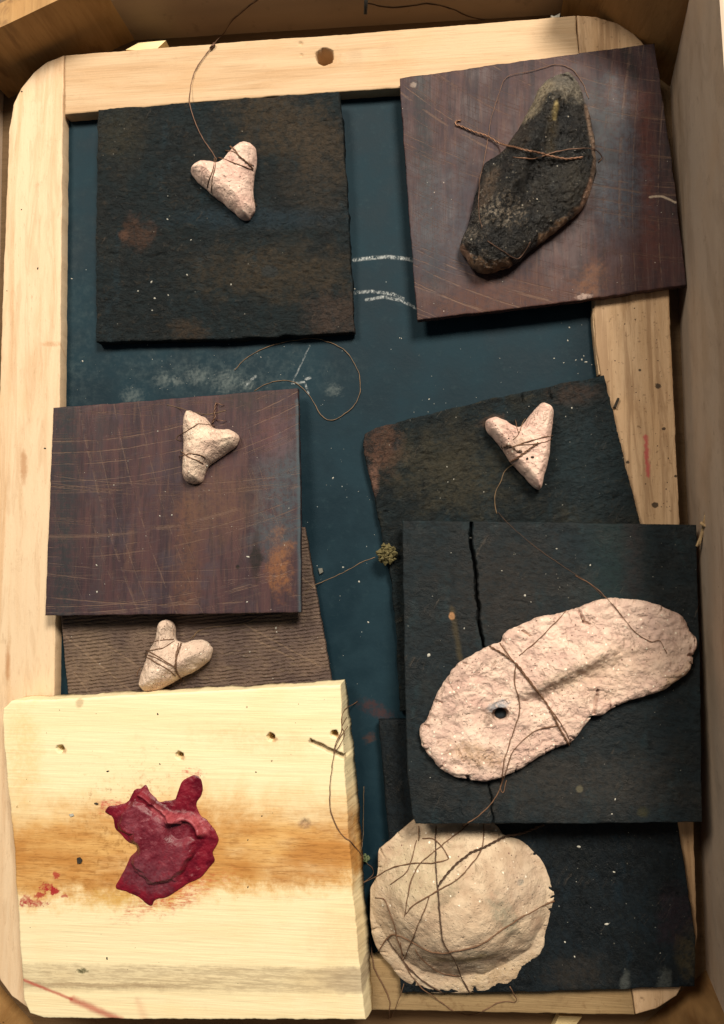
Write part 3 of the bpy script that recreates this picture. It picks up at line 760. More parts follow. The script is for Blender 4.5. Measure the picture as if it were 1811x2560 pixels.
slab('frame_rail', [(162, 138), (500, 111), (906, 82), (1440, 38)], [(1440, 38), (1452, 192)], [(162, 286), (500, 254), (906, 225), (1452, 192)],
     [(162, 138), (162, 286)], (ZR,) * 4, RT, M['rail_top'], slate, n=(420, 90), rag=1.0, bev=4,
     disp=hole_disp([(813, 141, 19, 80), (752, 109, 6, 4), (754, 137, 4, 3)], rd))
slab('frame_rail', [(85, 182), (118, 155), (160, 137)], [(160, 137), (157, 287), (150, 1000), (139, 1548), (125, 2400), (122, 2535)],
     [(30, 2490), (70, 2520), (122, 2535)], [(85, 182), (52, 222), (33, 262), (22, 330), (4, 800), (-16, 1500), (-20, 2380), (0, 2450), (30, 2490)],
     (ZR,) * 4, RT, M['rail_left'], slate, n=(40, 500), rag=1.2, bev=4, disp=rd, seed=2)
slab('frame_rail', [(1443, 38), (1491, 42), (1560, 62)], [(1560, 62), (1608, 106), (1640, 180), (1655, 300), (1674, 740), (1699, 1280), (1735, 2060), (1744, 2344), (1730, 2420), (1692, 2489)],
     [(1590, 2537), (1640, 2523), (1692, 2489)], [(1443, 38), (1456, 200), (1470, 400), (1486, 757), (1489, 850), (1503, 940), (1530, 1500), (1570, 2390), (1590, 2537)],
     (ZR,) * 4, RT, M['rail_right'], slate, n=(50, 420), rag=1.5, bev=4, disp=rd, seed=3)
slab('frame_rail', [(125, 2400), (905, 2398), (1568, 2392)], [(1568, 2392), (1588, 2538)], [(125, 2534), (934, 2526), (1588, 2538)], [(125, 2400), (125, 2534)],
     (ZR - 3,) * 4, RT - 3, M['rail_bottom'], slate, n=(300, 50), rag=1.5, bev=4, disp=rd, seed=4)
# split-off sliver along the right rail's inner edge
slab('edge_sliver', [(1482, 770), (1492, 772)], [(1492, 772), (1496, 860), (1508, 934)], [(1497, 936), (1508, 934)], [(1482, 770), (1486, 850), (1497, 936)],
     (ZR - 6,) * 4, 26, M['rail_top'], slate, n=(8, 60), rag=1.5, bev=2, seed=6)

# ------------------------------------------------------------------ boards
def char_disp(seed, rot=0.0, amp=3.0, cracks=()):
    c, s = math.cos(rot), math.sin(rot)
    def f(X, Y):
        a = X * c + Y * s; b = -X * s + Y * c
        z = fbm(a / 44, b / 22, 0, seed, 5, .6) * amp + fbm(X / 130, Y / 130, 0, seed + 4, 3) * amp * .6
        z = z - np.clip(fbm(a / 36, b / 12, 1.5, seed + 9, 3) - .40, 0, 1) * amp * 6
        z = z - np.clip(fbm(X / 60, Y / 50, 3.5, seed + 19, 4, .6) - .12, 0, .12) * amp * 5
        for (pts, w, dep) in cracks:
            P = np.array(pts, float)
            ys = np.interp(Y, P[:, 1], P[:, 0]) + fbm(Y / 22, 0 * Y, 0, seed + 2, 3) * 5
            ww = np.interp(Y, P[:, 1], np.full(len(P), w) * (0.6 + .4 * np.sin(np.linspace(.3, 2.9, len(P)))))
            on = ((Y >= P[0, 1]) & (Y <= P[-1, 1]))
            z = z - dep * on * np.clip((ww - np.abs(X - ys)) / 2.5 + .5, 0, 1)
        return z
    return f
def thing(o, label, cat, group=None): return prop(o, label, cat, group)
GB = 'boards laid in the box'
thing(slab('charred_board', [(245, 273), (540, 250), (848, 227)], [(848, 227), (858, 300), (887, 830)], [(240, 855), (560, 848), (887, 830)], [(245, 273), (240, 600), (240, 855)],
     (58, 58, 29, 29), 27, M['char1'], n=(230, 230), rag=2.6, bev=5, disp=char_disp(1, 0, 1.9), seed=1, sidewob=4),
     'square charred black board at upper left carrying one pink clay heart', 'board', GB)
thing(slab('sawn_board', [(1000, 195), (1300, 152), (1637, 108)], [(1637, 108), (1680, 400), (1718, 712)], [(1044, 800), (1400, 757), (1718, 712)], [(1000, 195), (1018, 480), (1044, 800)],
     (60, 60, 62, 56), 20, M['sawn2'], n=(150, 150), rag=1.8, bev=3, disp=lambda X, Y: fbm(X / 20, Y / 120, 0, 5, 4) * .8, seed=2),
     'purple brown sawn board at upper right under the blackened clay mask', 'board', GB)
ribbed = thing(slab('ribbed_board', [(140, 1330), (762, 1318)], [(762, 1318), (790, 1480), (838, 1745)], [(172, 1765), (838, 1745)], [(140, 1330), (153, 1548), (172, 1765)],
     (22,) * 4, 20, M['ribbed'], n=(220, 260), rag=1.5, bev=3, disp=lambda X, Y: np.sin((Y + X * .10 + fbm(X / 60, Y / 60, 0, 3, 3) * 7) * 2 * math.pi / 9.0) * .6 * np.clip(vnoise(X / 24, Y / 16, 0, 8) + .45, 0, 1), seed=3),
     'grey brown board with ribbed saw marks, partly under the purple board', 'board', GB)
thing(slab('sawn_board', [(133, 1019), (440, 996), (745, 970)], [(745, 970), (751, 1250), (753, 1531)], [(113, 1539), (440, 1536), (753, 1531)], [(133, 1019), (122, 1300), (113, 1539)],
     (58, 52, 76, 78), 22, M['sawn3'], n=(150, 150), rag=1.4, bev=3, disp=lambda X, Y: fbm(X / 20, Y / 120, 0, 6, 4) * .7, seed=4),
     'purple brown sawn board at left overlapping the pine frame, with orange stain', 'board', GB)
thing(slab('charred_board', [(912, 1084), (940, 1070), (1200, 1002), (1511, 937)], [(1511, 937), (1594, 1280), (1675, 1640)], [(1000, 1780), (1340, 1720), (1675, 1640)],
     [(912, 1084), (908, 1120), (928, 1209), (945, 1290), (978, 1447), (992, 1600), (1000, 1780)],
     (27, 57, 57, 27), 22, M['char5'], n=(240, 260), rag=3.0, bev=5, disp=char_disp(5, -.25, 2.3, [([(1304, 980), (1310, 1010)], 2.5, 10), ([(1372, 960), (1380, 1000)], 2.5, 10)]), seed=5, sidewob=4),
     'charred board with a rounded corner carrying the pointed clay heart', 'board', GB)
thing(slab('charred_board', [(947, 1800), (1300, 1796), (1686, 1800)], [(1686, 1800), (1697, 2060), (1740, 2344), (1738, 2468)], [(1003, 2484), (1350, 2481), (1738, 2468)], [(947, 1800), (966, 2030), (1003, 2484)],
     (34, 57, 57, 54), 18, M['char7'], n=(200, 200), rag=2.0, bev=5, disp=char_disp(7, 1.3, 1.6), seed=6, sidewob=3),
     'black board at the bottom right beneath the domed clay disc', 'board', GB)
thing(slab('cracked_board', [(1006, 1301), (1370, 1306), (1742, 1312)], [(1742, 1312), (1752, 1700), (1757, 2056)], [(1040, 2060), (1390, 2060), (1757, 2056)],
     [(1006, 1301), (1012, 1700), (1018, 1920), (1031, 2037), (1040, 2060)],
     (84, 84, 136, 136), 24, M['char6'], n=(320, 300), rag=1.6, bev=4,
     disp=char_disp(9, .1, 1.0, [([(1178, 1298), (1180, 1350), (1190, 1450), (1200, 1560), (1212, 1625)], 4.2, 40), ([(1222, 1960), (1228, 2000), (1236, 2066)], 2.2, 14), ([(1150, 2000), (1156, 2040)], 1.6, 6)]), seed=7, sidewob=2),
     'large black board with a long vertical crack under the long pink clay mask', 'board', GB)
def pale_disp(X, Y):
    z = fbm(X / 180, Y / 16, 0, 12, 4, .55) * .5
    for (x, y, r, dep) in ((151, 1871, 8, 50), (449, 1888, 8, 50), (678, 1843, 9, 52), (837, 1835, 8, 50), (764, 2057, 6, 2.5)):
        d = np.hypot(X - x, Y - y) + fbm(X / 5, Y / 5, 0, 8, 2) * 2
        z = z - dep * np.clip((r - d) / 3 + .5, 0, 1)
    d = np.abs((Y - 1852) - (X - 775) * (42 / 90)) + fbm(X / 9, Y / 9, 0, 4, 2) * 2
    return z - 16 * np.clip((5 - d) / 3 + .5, 0, 1) * (X > 775) * (X < 866)
thing(slab('pale_board', [(8, 1772), (28, 1753), (440, 1733), (852, 1712)], [(852, 1712), (862, 1920), (885, 2255), (915, 2550)], [(75, 2534), (110, 2545), (390, 2549), (915, 2550)],
     [(8, 1772), (6, 1800), (15, 1920), (33, 2087), (54, 2420), (60, 2500), (75, 2534)],
     (102, 98, 96, 100), 62, M['pale'], n=(340, 320), rag=2.0, bev=5, disp=pale_disp, seed=8, under=-20, sidewob=4),
     'thick pale pine board with nail holes and a dried red paint splash', 'board', GB)

# ------------------------------------------------------------------ clay pieces
def tr(pts, sc_, ox, oy): return [(ox + a * sc_, oy + b * sc_) for a, b in pts]
K = .1478
h1 = tr([(215,690),(250,610),(330,545),(440,508),(560,512),(650,530),(760,510),(820,440),(900,350),(980,270),(1080,205),(1180,195),(1260,225),(1330,300),(1345,440),(1335,600),(1300,720),(1280,860),(1280,1020),(1290,1160),(1300,1280),(1270,1380),(1200,1470),(1110,1480),(1020,1440),(940,1360),(830,1280),(700,1165),(560,1045),(470,960),(350,870),(260,770)], K, 440, 320)
h2 = tr([(425,310),(480,300),(560,335),(660,385),(740,410),(800,480),(850,570),(900,600),(1000,615),(1110,610),(1200,640),(1270,690),(1300,760),(1280,840),(1220,920),(1110,1000),(990,1080),(880,1150),(790,1220),(740,1310),(700,1400),(670,1490),(600,1540),(490,1545),(400,1500),(345,1410),(340,1280),(345,1120),(355,950),(360,750),(360,550),(380,400)], K, 400, 980)
h3 = tr([(250,470),(300,425),(420,392),(510,420),(590,450),(660,510),(740,550),(820,570),(900,500),(960,420),(1040,320),(1120,230),(1220,155),(1310,195),(1370,270),(1395,370),(1380,500),(1355,700),(1335,900),(1310,1080),(1285,1260),(1240,1400),(1200,1580),(1150,1645),(1070,1610),(980,1520),(880,1400),(760,1270),(660,1160),(560,1000),(460,860),(370,750),(280,660),(250,570)], K, 1180, 980)
h4 = tr([(690,180),(760,210),(800,290),(795,370),(800,430),(825,510),(880,545),(960,560),(1060,530),(1180,512),(1290,530),(1360,590),(1410,660),(1390,750),(1330,860),(1200,960),(1060,1040),(960,1085),(880,1130),(780,1190),(680,1250),(570,1310),(440,1340),(340,1320),(280,1250),(250,1190),(280,1060),(330,930),(380,800),(430,650),(490,550),(530,420),(560,290),(620,210)], .1601, 300, 1520)
GH = 'pink clay hearts bound with thread'
def heart(outline, centre, z0, thick, wr, mat, label, seed, tilt=(0, 0), feat=None):
    e = empty('clay_heart', at(centre[0], centre[1], z0), label, 'clay heart', GH)
    lump('body', outline, centre, z0, thick, wr, mat, e, feat, rough=3.8, rscale=20, power=1.55, edge=.25, nr=70, na=280, ragged=1.4, seed=seed, tilt=tilt)
    return e
heart1 = heart(h1, (568, 425), 42, 56, 34, M['clay1'], 'pink clay heart bound with brown thread on the upper left charred board', 1, (0, -.06))
heart2 = heart(h2, (496, 1108), 59, 56, 38, M['clay2'], 'pale clay heart tipped sideways on the purple sawn board at left', 2, (-.05, -.06))
heart3 = heart(h3, (1310, 1110), 46, 50, 20, M['clay3'], 'pink pointed clay heart on the rounded charred board at right', 3, (.1, 0))
heart4 = heart(h4, (430, 1655), 26, 66, 40, M['clay4'], 'buff clay heart wound with thread on the ribbed board', 4, (-.03, -.05))

# long pink mask with a ridge nose and a punched hole
KM = .4994
mo = tr([(100,810),(105,750),(135,720),(160,650),(200,570),(250,490),(310,430),(400,375),(470,345),(510,335),(530,290),(600,250),(700,205),(800,190),(860,170),(900,160),(1000,120),(1100,115),(1220,125),(1300,145),(1380,180),(1440,220),(1470,290),(1495,330),(1480,390),(1470,440),(1440,490),(1380,530),(1320,570),(1230,600),(1130,635),(1060,665),(1010,695),(960,700),(920,750),(870,810),(830,835),(750,870),(680,910),(600,960),(520,995),(430,1020),(340,1010),(270,995),(200,950),(140,890),(110,840)], KM, 1000, 1440)
def seg(X, Y, x0, y0, x1, y1):
    L = math.hypot(x1 - x0, y1 - y0); c, s = (x1 - x0) / L, (y1 - y0) / L
    return (X - x0) * c + (Y - y0) * s, -(X - x0) * s + (Y - y0) * c, L
def edge_cracks(X, Y, d, outline, cen, n, seed, dep=9.0):
    r_ = np.random.default_rng(seed); O = np.array(outline); z = 0 * X; near = d < 34
    for k in r_.choice(len(O), n, replace=n > len(O)):
        p = O[k] + (O[(k + 1) % len(O)] - O[k]) * r_.random(); v = np.array(cen) - p; v /= np.linalg.norm(v)
        a_ = r_.normal(0, .5); v = np.array([v[0] * math.cos(a_) - v[1] * math.sin(a_), v[0] * math.sin(a_) + v[1] * math.cos(a_)])
        q = p + v * r_.uniform(9, 26); a, b, L = seg(X, Y, p[0], p[1], q[0], q[1])
        w = r_.uniform(1.2, 2.6)
        dd = np.hypot(np.maximum(0, np.maximum(-a, a - L)), b) + fbm(X / 7, Y / 7, 0, 6, 2) * 1.6
        z = z - dep * near * np.clip((w - dd) / 2.0 + .5, 0, 1) * np.clip(1.2 - a / (L + 1e-6), 0, 1)
    return z
def mask_feat(X, Y, d):
    a, b, L = seg(X, Y, 1300, 1728, 1545, 1612)
    b = b + fbm(X / 30, Y / 30, 0, 2, 3) * 4
    al = np.clip((a + 30) / 80, 0, 1) * np.clip((L + 30 - a) / 110, 0, 1)
    # a fold: gentle rise on the upper side, a short fall on the lower side
    up = np.exp(-(np.clip(-b, 0, None) / 60) ** 2) * (b <= 0) + (b > 0) * np.exp(-(b / 24) ** 2)
    z = 25 * al * up
    z = z - 7 * np.exp(-((b - 34) / 22) ** 2) * al
    dh = np.hypot((X - 1251) / 1.15, Y - 1783)
    z = z - 75 * np.clip((16.5 - dh) / 2 + .5, 0, 1)
    z = z - 8 * np.exp(-((np.hypot((X - 1222) / 2.2, Y - 1784)) / 15) ** 2)
    for (x0, y0, x1, y1, w, dep) in ((1446, 1522, 1460, 1555, 3, 12), (1460, 1555, 1474, 1561, 2.5, 8), (1305, 1577, 1325, 1590, 2.5, 8), (1168, 1934, 1174, 1950, 3.5, 14),
                                     (1735, 1641, 1722, 1636, 4, 14), (1082, 1751, 1105, 1755, 3, 8), (1482, 1780, 1492, 1724, 3, 9), (1255, 1610, 1268, 1640, 2.5, 7), (1145, 1870, 1158, 1898, 2, 6), (1063, 1811, 1072, 1815, 3, 9)):
        a, b, L = seg(X, Y, x0, y0, x1, y1)
        dd = np.hypot(np.maximum(0, np.maximum(-a, a - L)), b) + fbm(X / 8, Y / 8, 0, 6, 2) * 1.5
        z = z - dep * np.clip((w - dd) / 2.5 + .5, 0, 1)
    z = z + fbm(X / 60, Y / 60, 0, 5, 3) * 5 + np.abs(fbm(X / 38, Y / 30, 0, 15, 3)) * 7 + edge_cracks(X, Y, d, mo, (1395, 1722), 34, 8)
    return z
mask = empty('clay_mask', at(1400, 1720, 84), 'long pink clay mask with a ridged nose and punched hole on the cracked black board', 'clay mask')
lump('body', mo, (1395, 1722), 114, 26, 20, M['mask'], mask, mask_feat, tilt=(0, .068), rough=2.8, rscale=13, power=2.0, edge=.35, nr=150, na=560, ragged=2.6, seed=5)

def hole_plug_feat(X, Y, d): return 0 * X
_a = np.arange(24) / 24 * 2 * math.pi
lump('hole_plug', np.stack([1252 + 15.5 * np.cos(_a), 1784 + 13.5 * np.sin(_a)], -1), (1252, 1784), 113, 13, 13, M['hole_plug'], mask, None, rough=.4, rscale=8, nr=12, na=48, ragged=.4, seed=3)  # dark disc filling the punched hole of the mask
# blackened mask
KD = .28325
do = tr([(1060,195),(1140,190),(1210,240),(1260,320),(1300,420),(1330,520),(1360,640),(1385,760),(1390,860),(1400,960),(1400,1060),(1370,1150),(1340,1250),(1300,1340),(1250,1410),(1150,1490),(1040,1570),(920,1670),(800,1760),(700,1850),(580,1910),(430,1950),(310,1925),(240,1830),(185,1740),(190,1670),(240,1560),(270,1450),(300,1310),(340,1180),(380,1010),(430,940),(560,860),(640,760),(720,640),(770,540),(830,440),(870,340),(920,270),(990,220)], KD, 1100, 120)
def dark_feat(X, Y, d):
    a, b, L = seg(X, Y, 1405, 220, 1200, 620)
    b = b + fbm(X / 40, Y / 40, 0, 3, 3) * 6
    z = 30 * np.exp(-(np.clip(b, 0, None) / 34) ** 2) * (b > 0) + 30 * np.exp(-(np.clip(-b, 0, None) / 26) ** 2) * (b <= 0)
    z = z * np.clip(a / 60, 0, 1) * np.clip((L + 20 - a) / 120, 0, 1)
    z = z - 14 * np.exp(-(np.hypot(X - 1345, (Y - 520) * .8) / 45) ** 2)
    z = z - 12 * np.exp(-(np.hypot((X - 1232), (Y - 400) * .5) / 34) ** 2)
    aa, bb, LL = seg(X, Y, 1408, 194, 1430, 212)
    z = z - 9 * np.clip((3.5 - np.hypot(np.maximum(0, np.maximum(-aa, aa - LL)), bb)) / 3 + .5, 0, 1)
    return z + fbm(X / 34, Y / 34, 0, 8, 5, .62) * 11
dmask = empty('blackened_clay_mask', at(1325, 430, 60), 'blackened long clay mask tied with copper wire on the upper right board', 'clay mask')
lump('body', do, (1325, 430), 62, 74, 80, M['dark_mask'], dmask, dark_feat, rough=3.4, rscale=11, power=2.0, edge=.2, nr=120, na=420, ragged=2.0, seed=6)

# domed disc
KB = .3202
bo = tr([(80,700),(85,620),(130,540),(140,440),(145,340),(190,290),(260,230),(340,160),(420,90),(520,40),(700,10),(900,30),(1060,130),(1130,210),(1250,250),(1340,320),(1420,400),(1470,490),(1510,590),(1530,660),(1500,780),(1480,880),(1450,1030),(1425,1135),(1340,1210),(1265,1290),(1200,1365),(1110,1398),(990,1430),(860,1445),(700,1450),(560,1450),(450,1400),(340,1350),(240,1240),(150,1130),(100,1010),(80,880)], KB, 900, 2020)
def disc_feat(X, Y, d):
    crk = edge_cracks(X, Y, d, bo, (1150, 2250), 16, 21)
    # a raised dome with a worn step on the lower right rim, and a flatter collar round it
    q = np.hypot((X - 1150) / 1.05, (Y - 2245) / .92) + fbm(X / 70, Y / 70, 0, 4, 3) * 12
    z = 104 * np.clip(1 - (q / 205) ** 2, 0, 1) ** 1.05
    z = z + 4 * np.clip((134 - q) / 14 + .5, 0, 1)
    z = z - 5 * np.exp(-(np.hypot(X - 1230, Y - 2230) / 34) ** 2)
    return z + fbm(X / 60, Y / 60, 0, 7, 3) * 3.5 + crk
disc = empty('clay_disc', at(1150, 2260, 44), 'domed buff clay disc wrapped in loose brown threads at bottom', 'clay disc')
lump('body', bo, (1150, 2250), 40, 18, 40, M['disc'], disc, disc_feat, rough=1.2, rscale=16, power=2.0, edge=.45, nr=120, na=460, ragged=.7, seed=7)

# dried red paint
KR = .234
po = tr([(180,560),(230,490),(330,480),(430,440),(500,320),(560,300),(620,265),(660,340),(720,400),(760,450),(830,440),(900,430),(960,390),(990,260),(1050,200),(1130,165),(1200,200),(1225,280),(1210,380),(1165,450),(1170,520),(1210,600),(1270,640),(1330,720),(1385,810),(1390,880),(1340,990),(1355,1080),(1300,1150),(1220,1240),(1080,1310),(960,1390),(850,1460),(720,1500),(680,1555),(610,1530),(530,1470),(420,1410),(300,1360),(350,1250),(410,1130),(440,1050),(520,970),(510,910),(430,880),(350,800),(285,730),(270,640),(240,590)], KR, 220, 1900)
def paint_feat(X, Y, d):
    w = fbm(X / 30, Y / 30, 0, 3, 3, .5) * 13
    q = np.hypot((X - 402) / 78, (Y - 2118) / 86) * 82 + w
    q2 = np.hypot(X - 345, Y - 2045) + w
    z = 12 * np.clip((80 - q) / 16 + .5, 0, 1)
    z = np.maximum(z, 10 * np.clip((42 - q2) / 12 + .5, 0, 1))
    a, b, L = seg(X, Y, 318, 2190, 445, 2192)
    # the curled lip and the hollow under it
    lipd = np.abs(np.hypot(X - 452, Y - 2092) - 50 + w * .3)
    ang = np.arctan2(Y - 2092, X - 452)
    on = np.clip((-.05 - ang) / .3 + .5, 0, 1) * np.clip((ang + 2.5) / .3, 0, 1)
    z = z + 16 * on * np.exp(-(lipd / 11) ** 2)
    z = z - 17 * np.exp(-(np.hypot((X - 452) / 1.3, Y - 2078) / 25) ** 4)
    a, b, L = seg(X, Y, 378, 2010, 420, 2040)
    dd = np.hypot(np.maximum(0, np.maximum(-a, a - L)), b)
    z = z + 12 * np.exp(-((b + 6) / 7) ** 2) * (dd < 40) - 8 * np.exp(-((b - 10) / 9) ** 2) * (dd < 40)
    z = np.maximum(z, 0) * np.clip(d / 14, 0, 1)
    return z + fbm(X / 16, Y / 16, 0, 4, 3) * 1.5 * np.clip(d / 8, 0, 1)
thing(lump('dried_paint', po, (402, 2110), 99, 4, 14, M['red'], None, paint_feat, rough=.8, rscale=7, power=2.0, edge=.12, nr=110, na=460, ragged=1.8, seed=8),
      'wrinkled dark red dried paint splash on the thick pale board', 'paint splash')

# ------------------------------------------------------------------ threads, wires
bpy.context.view_layer.update()
dg = bpy.context.evaluated_depsgraph_get()
camloc = Vector((0, 0, CAMZ))
def surf(px, py):
    """height (units) of whatever lies at that spot"""
    d = R @ Vector((px - W / 2, -(py - Hh / 2), -F)); d.normalize()
    ok, loc, nrm, i, ob, mx = sc.ray_cast(dg, camloc, d)
    return loc.z / U if ok else ZF
def strand(pts, r, lift=0.0, taut=6, z=None, n=None, wob=2.6):
    P = np.array(pts, float)
    L = np.linalg.norm(np.diff(P, axis=0), axis=1).sum()
    n = n or int(max(6, L / 5))
    Q = catmull(P, n)
    t = np.linspace(0, 1, n)
    Q = Q + np.stack([fbm(t * L / 30, t * 0 + P[0, 0], 0, 3, 4, .6), fbm(t * L / 30, t * 0 + P[0, 1], 0, 6, 4, .6)], -1) * wob
    if z is None:
        zs = np.array([surf(a, b) for a, b in Q])
        zz = zs.copy()
        for _ in range(taut):
            av = zz.copy(); av[1:-1] = (zz[:-2] + zz[2:]) / 2
            zz = np.maximum(zs, av)
    else: zz = np.interp(t, np.linspace(0, 1, len(z)), z)
    zz = zz + r * .8 + lift * np.sin(math.pi * t)
    return at(Q[:, 0], Q[:, 1], zz)
def thread(pts, r, mat, parent=None, name='thread', twist=False, **kw):
    r = r * (.74 if twist else .6)
    P = strand(pts, r, **kw)
    if not twist:
        rr = r * U * (1 + .35 * vnoise(np.arange(len(P)) * .45, 3.3 + P[0, 0] * 900))
        Vv, Ff = tube_mesh(P, rr)
    else:
        n = len(P) * 3
        L = np.concatenate([[0], np.cumsum(np.linalg.norm(np.diff(P, axis=0), axis=1))])
        s = np.linspace(0, L[-1], n)
        Q = np.stack([np.interp(s, L, P[:, k]) for k in range(3)], -1)
        T = np.gradient(Q, axis=0); T /= np.linalg.norm(T, axis=1)[:, None]
        N = np.cross(T, [0.1, .2, 1]); N /= np.linalg.norm(N, axis=1)[:, None]; B = np.cross(T, N)
        ph = s / (r * U * 9) * 2 * math.pi / 1.6 + np.cumsum(rng.normal(0, .05, n))
        Vv = None
        for k in (0, math.pi):
            off = (np.cos(ph + k)[:, None] * N + np.sin(ph + k)[:, None] * B) * r * U * .85
            v, f = tube_mesh(Q + off + np.array([0, 0, r * U * .6]), r * U * .75, 5)
            if Vv is None: Vv, Ff = v, f
            else:
                Ff = Ff + [[i + len(Vv) for i in q] for q in f]; Vv = np.vstack([Vv, v])
    return build(name, Vv, Ff, mat, parent)

T1, T2, T3, T4 = (lambda p, K=K: tr(p, K, 440, 320)), (lambda p: tr(p, K, 400, 980)), (lambda p: tr(p, K, 1180, 980)), (lambda p: tr(p, .1601, 300, 1520))
Z1 = lambda p: tr(p, .5579, 0, 0)
thread(T1([(925,310),(1020,390),(1070,470),(1150,540),(1230,610),(1310,690)]), 2.0, M['thread'], heart1, twist=True)
thread(T1([(850,390),(960,400),(1050,450),(1100,500),(1190,580),(1320,640)]), 2.0, M['thread'], heart1)
thread(T1([(720,500),(800,520),(1000,600),(1150,650),(1310,715)]), 2.0, M['thread'], heart1)
thread(T1([(690,515),(660,680),(620,850),(600,1090)]), 2.0, M['thread'], heart1)
thread(T1([(650,515),(630,700),(570,880),(530,1010)]), 2.0, M['thread'], heart1)
thread(Z1([(972,712),(910,620),(860,500),(850,430),(870,330),(910,260),(955,205)]) + Z1([(1000,150),(1060,75),(1160,0),(1200,-30)]), 1.9, M['copper_dark'], heart1, lift=3, taut=30, name='wire_tail')
thread(Z1([(945,222),(955,207),(966,196)]), 3.6, M['copper_dark'], heart1, lift=4, name='wire_knot', twist=True)
thread(T1([(1290,1160),(1330,1250),(1370,1330)]), 1.2, M['hair'], heart1)

thread(T2([(340,725),(450,660),(620,550),(690,535),(860,560),(930,590)]), 1.8, M['thread'], heart2)
thread(T2([(345,1005),(430,1050),(520,1110),(640,1160),(740,1210)]), 1.8, M['thread'], heart2)
thread(T2([(330,1085),(430,1060),(500,1035),(600,1050),(740,1090),(780,1130)]), 1.8, M['thread'], heart2)
thread(T2([(350,712),(290,760),(285,810),(352,832)]), 1.8, M['thread_dark'], heart2)
thread(T2([(120,225),(400,295),(600,350),(790,375),(960,355),(1120,310)]), 1.3, M['hair'], heart2)
thread(T2([(950,180),(925,300),(925,420),(880,530)]), 2.4, M['copper_dark'], heart2, name='wire_knot', twist=True, lift=6)
thread(T2([(940,185),(1000,200),(1090,215)]), 1.6, M['copper'], heart2, name='wire_end', lift=8)
thread(T2([(960,475),(1030,485),(1125,492)]), 1.6, M['copper'], heart2, name='wire_end', lift=8)

thread(T3([(700,930),(790,890),(1000,820),(1200,765),(1375,735)]), 1.8, M['thread'], heart3)
thread(T3([(600,950),(790,900),(1080,870),(1250,840),(1360,790)]), 1.8, M['thread'], heart3)
thread(T3([(735,480),(770,620),(795,700),(690,810)]), 1.6, M['thread'], heart3)
thread(T3([(905,455),(850,530),(795,680)]), 1.4, M['hair'], heart3)
thread(T3([(1120,860),(960,980),(800,1080),(650,1180)]), 2.2, M['thread'], heart3, twist=True)
thread(T3([(530,940),(620,910),(700,950),(760,1010),(850,1000)]), 2.2, M['thread_dark'], heart3, twist=True)
thread(T3([(710,1230),(600,1290),(530,1390),(490,1520),(430,1640),(400,1760)]) + [(1240, 1262), (1243, 1285)], 1.6, M['hair'], heart3, name='thread_tail')

thread(T4([(470,545),(640,500),(850,480)]), 1.9, M['thread'], heart4)
thread(T4([(410,665),(560,650),(680,620),(760,560),(850,505)]), 1.9, M['thread'], heart4)
thread(T4([(415,660),(600,760),(850,910),(900,1000)]), 1.9, M['thread'], heart4)
thread(T4([(400,710),(640,820),(860,930)]), 1.9, M['thread'], heart4)
thread(T4([(395,755),(560,840),(750,960),(870,1060)]), 1.9, M['thread'], heart4)
thread(T4([(965,545),(930,650),(890,750),(870,850),(890,980),(960,1110)]), 2.2, M['thread'], heart4, twist=True)
thread(T4([(915,550),(900,640),(880,720),(880,880),(870,1000)]), 1.9, M['thread'], heart4)
thread(T4([(330,920),(275,1000),(260,1070)]), 1.6, M['thread'], heart4)
thread(T4([(1090,500),(1150,430),(1250,340)]), 1.1, M['hair'], heart4)
Z5 = lambda p: tr(p, .5579, 0, 1280)
thread(Z5([(865,570),(900,528),(1000,510),(1100,497),(1170,470)]), 1.2, M['hair'], heart4)

TM = lambda p: tr(p, KM, 1000, 1440)
thread(TM([(450,350),(570,430),(640,510),(740,650),(845,845)]), 2.4, M['thread'], mask, twist=True)
thread(TM([(495,330),(560,420),(640,520),(760,670),(830,780),(855,840)]), 2.2, M['thread'], mask)
thread(TM([(835,172),(720,290),(600,400)]), 1.8, M['thread'], mask)
thread(TM([(880,0),(980,60),(1050,125),(1120,210),(1190,290),(1260,330),(1300,325),(1335,390)]), 1.7, M['thread'], mask)
thread([(1246, 1280)] + tr([(680,75),(780,160),(1000,310),(1085,380)], .5573, 906, 1280), 1.2, M['thread_dark'], mask)
thread(TM([(580,450),(575,540),(600,640),(590,720),(550,840),(520,940),(505,1050),(470,1121)]) + tr([(540,200),(450,260)], .5573, 906, 1920), 2.0, M['thread'], mask, name='thread_tail')
thread(TM([(790,750),(690,770),(620,820),(560,890),(530,990),(505,1060),(520,1085),(535,1020)]), 1.9, M['thread'], mask, name='thread_tail')

TD = lambda p: tr(p, KD, 1100, 120)
thread(TD([(185,640),(140,650),(150,680),(210,700),(330,750),(440,790),(520,840),(620,870),(740,900),(880,930),(1000,965),(1130,980),(1260,970)]), 2.2, M['copper'], dmask, name='twisted_wire', twist=True, lift=4)
thread(TD([(650,960),(800,975),(930,945)]), 1.8, M['copper'], dmask, name='wire')
thread(TD([(930,940),(1100,900),(1310,885),(1380,900),(1430,960),(1400,1010)]), 2.0, M['copper_dark'], dmask, name='wire', lift=4)
thread(TD([(370,1590),(340,1400),(350,1200),(400,950),(460,600),(520,420),(590,260),(800,200),(1020,150),(1150,180),(1240,280),(1320,450)]), 1.15, M['copper_dark'], dmask, name='wire', lift=3)
thread(TD([(420,1700),(560,1790),(680,1860),(760,1780),(800,1710)]), 1.4, M['copper_dark'], dmask, name='wire')

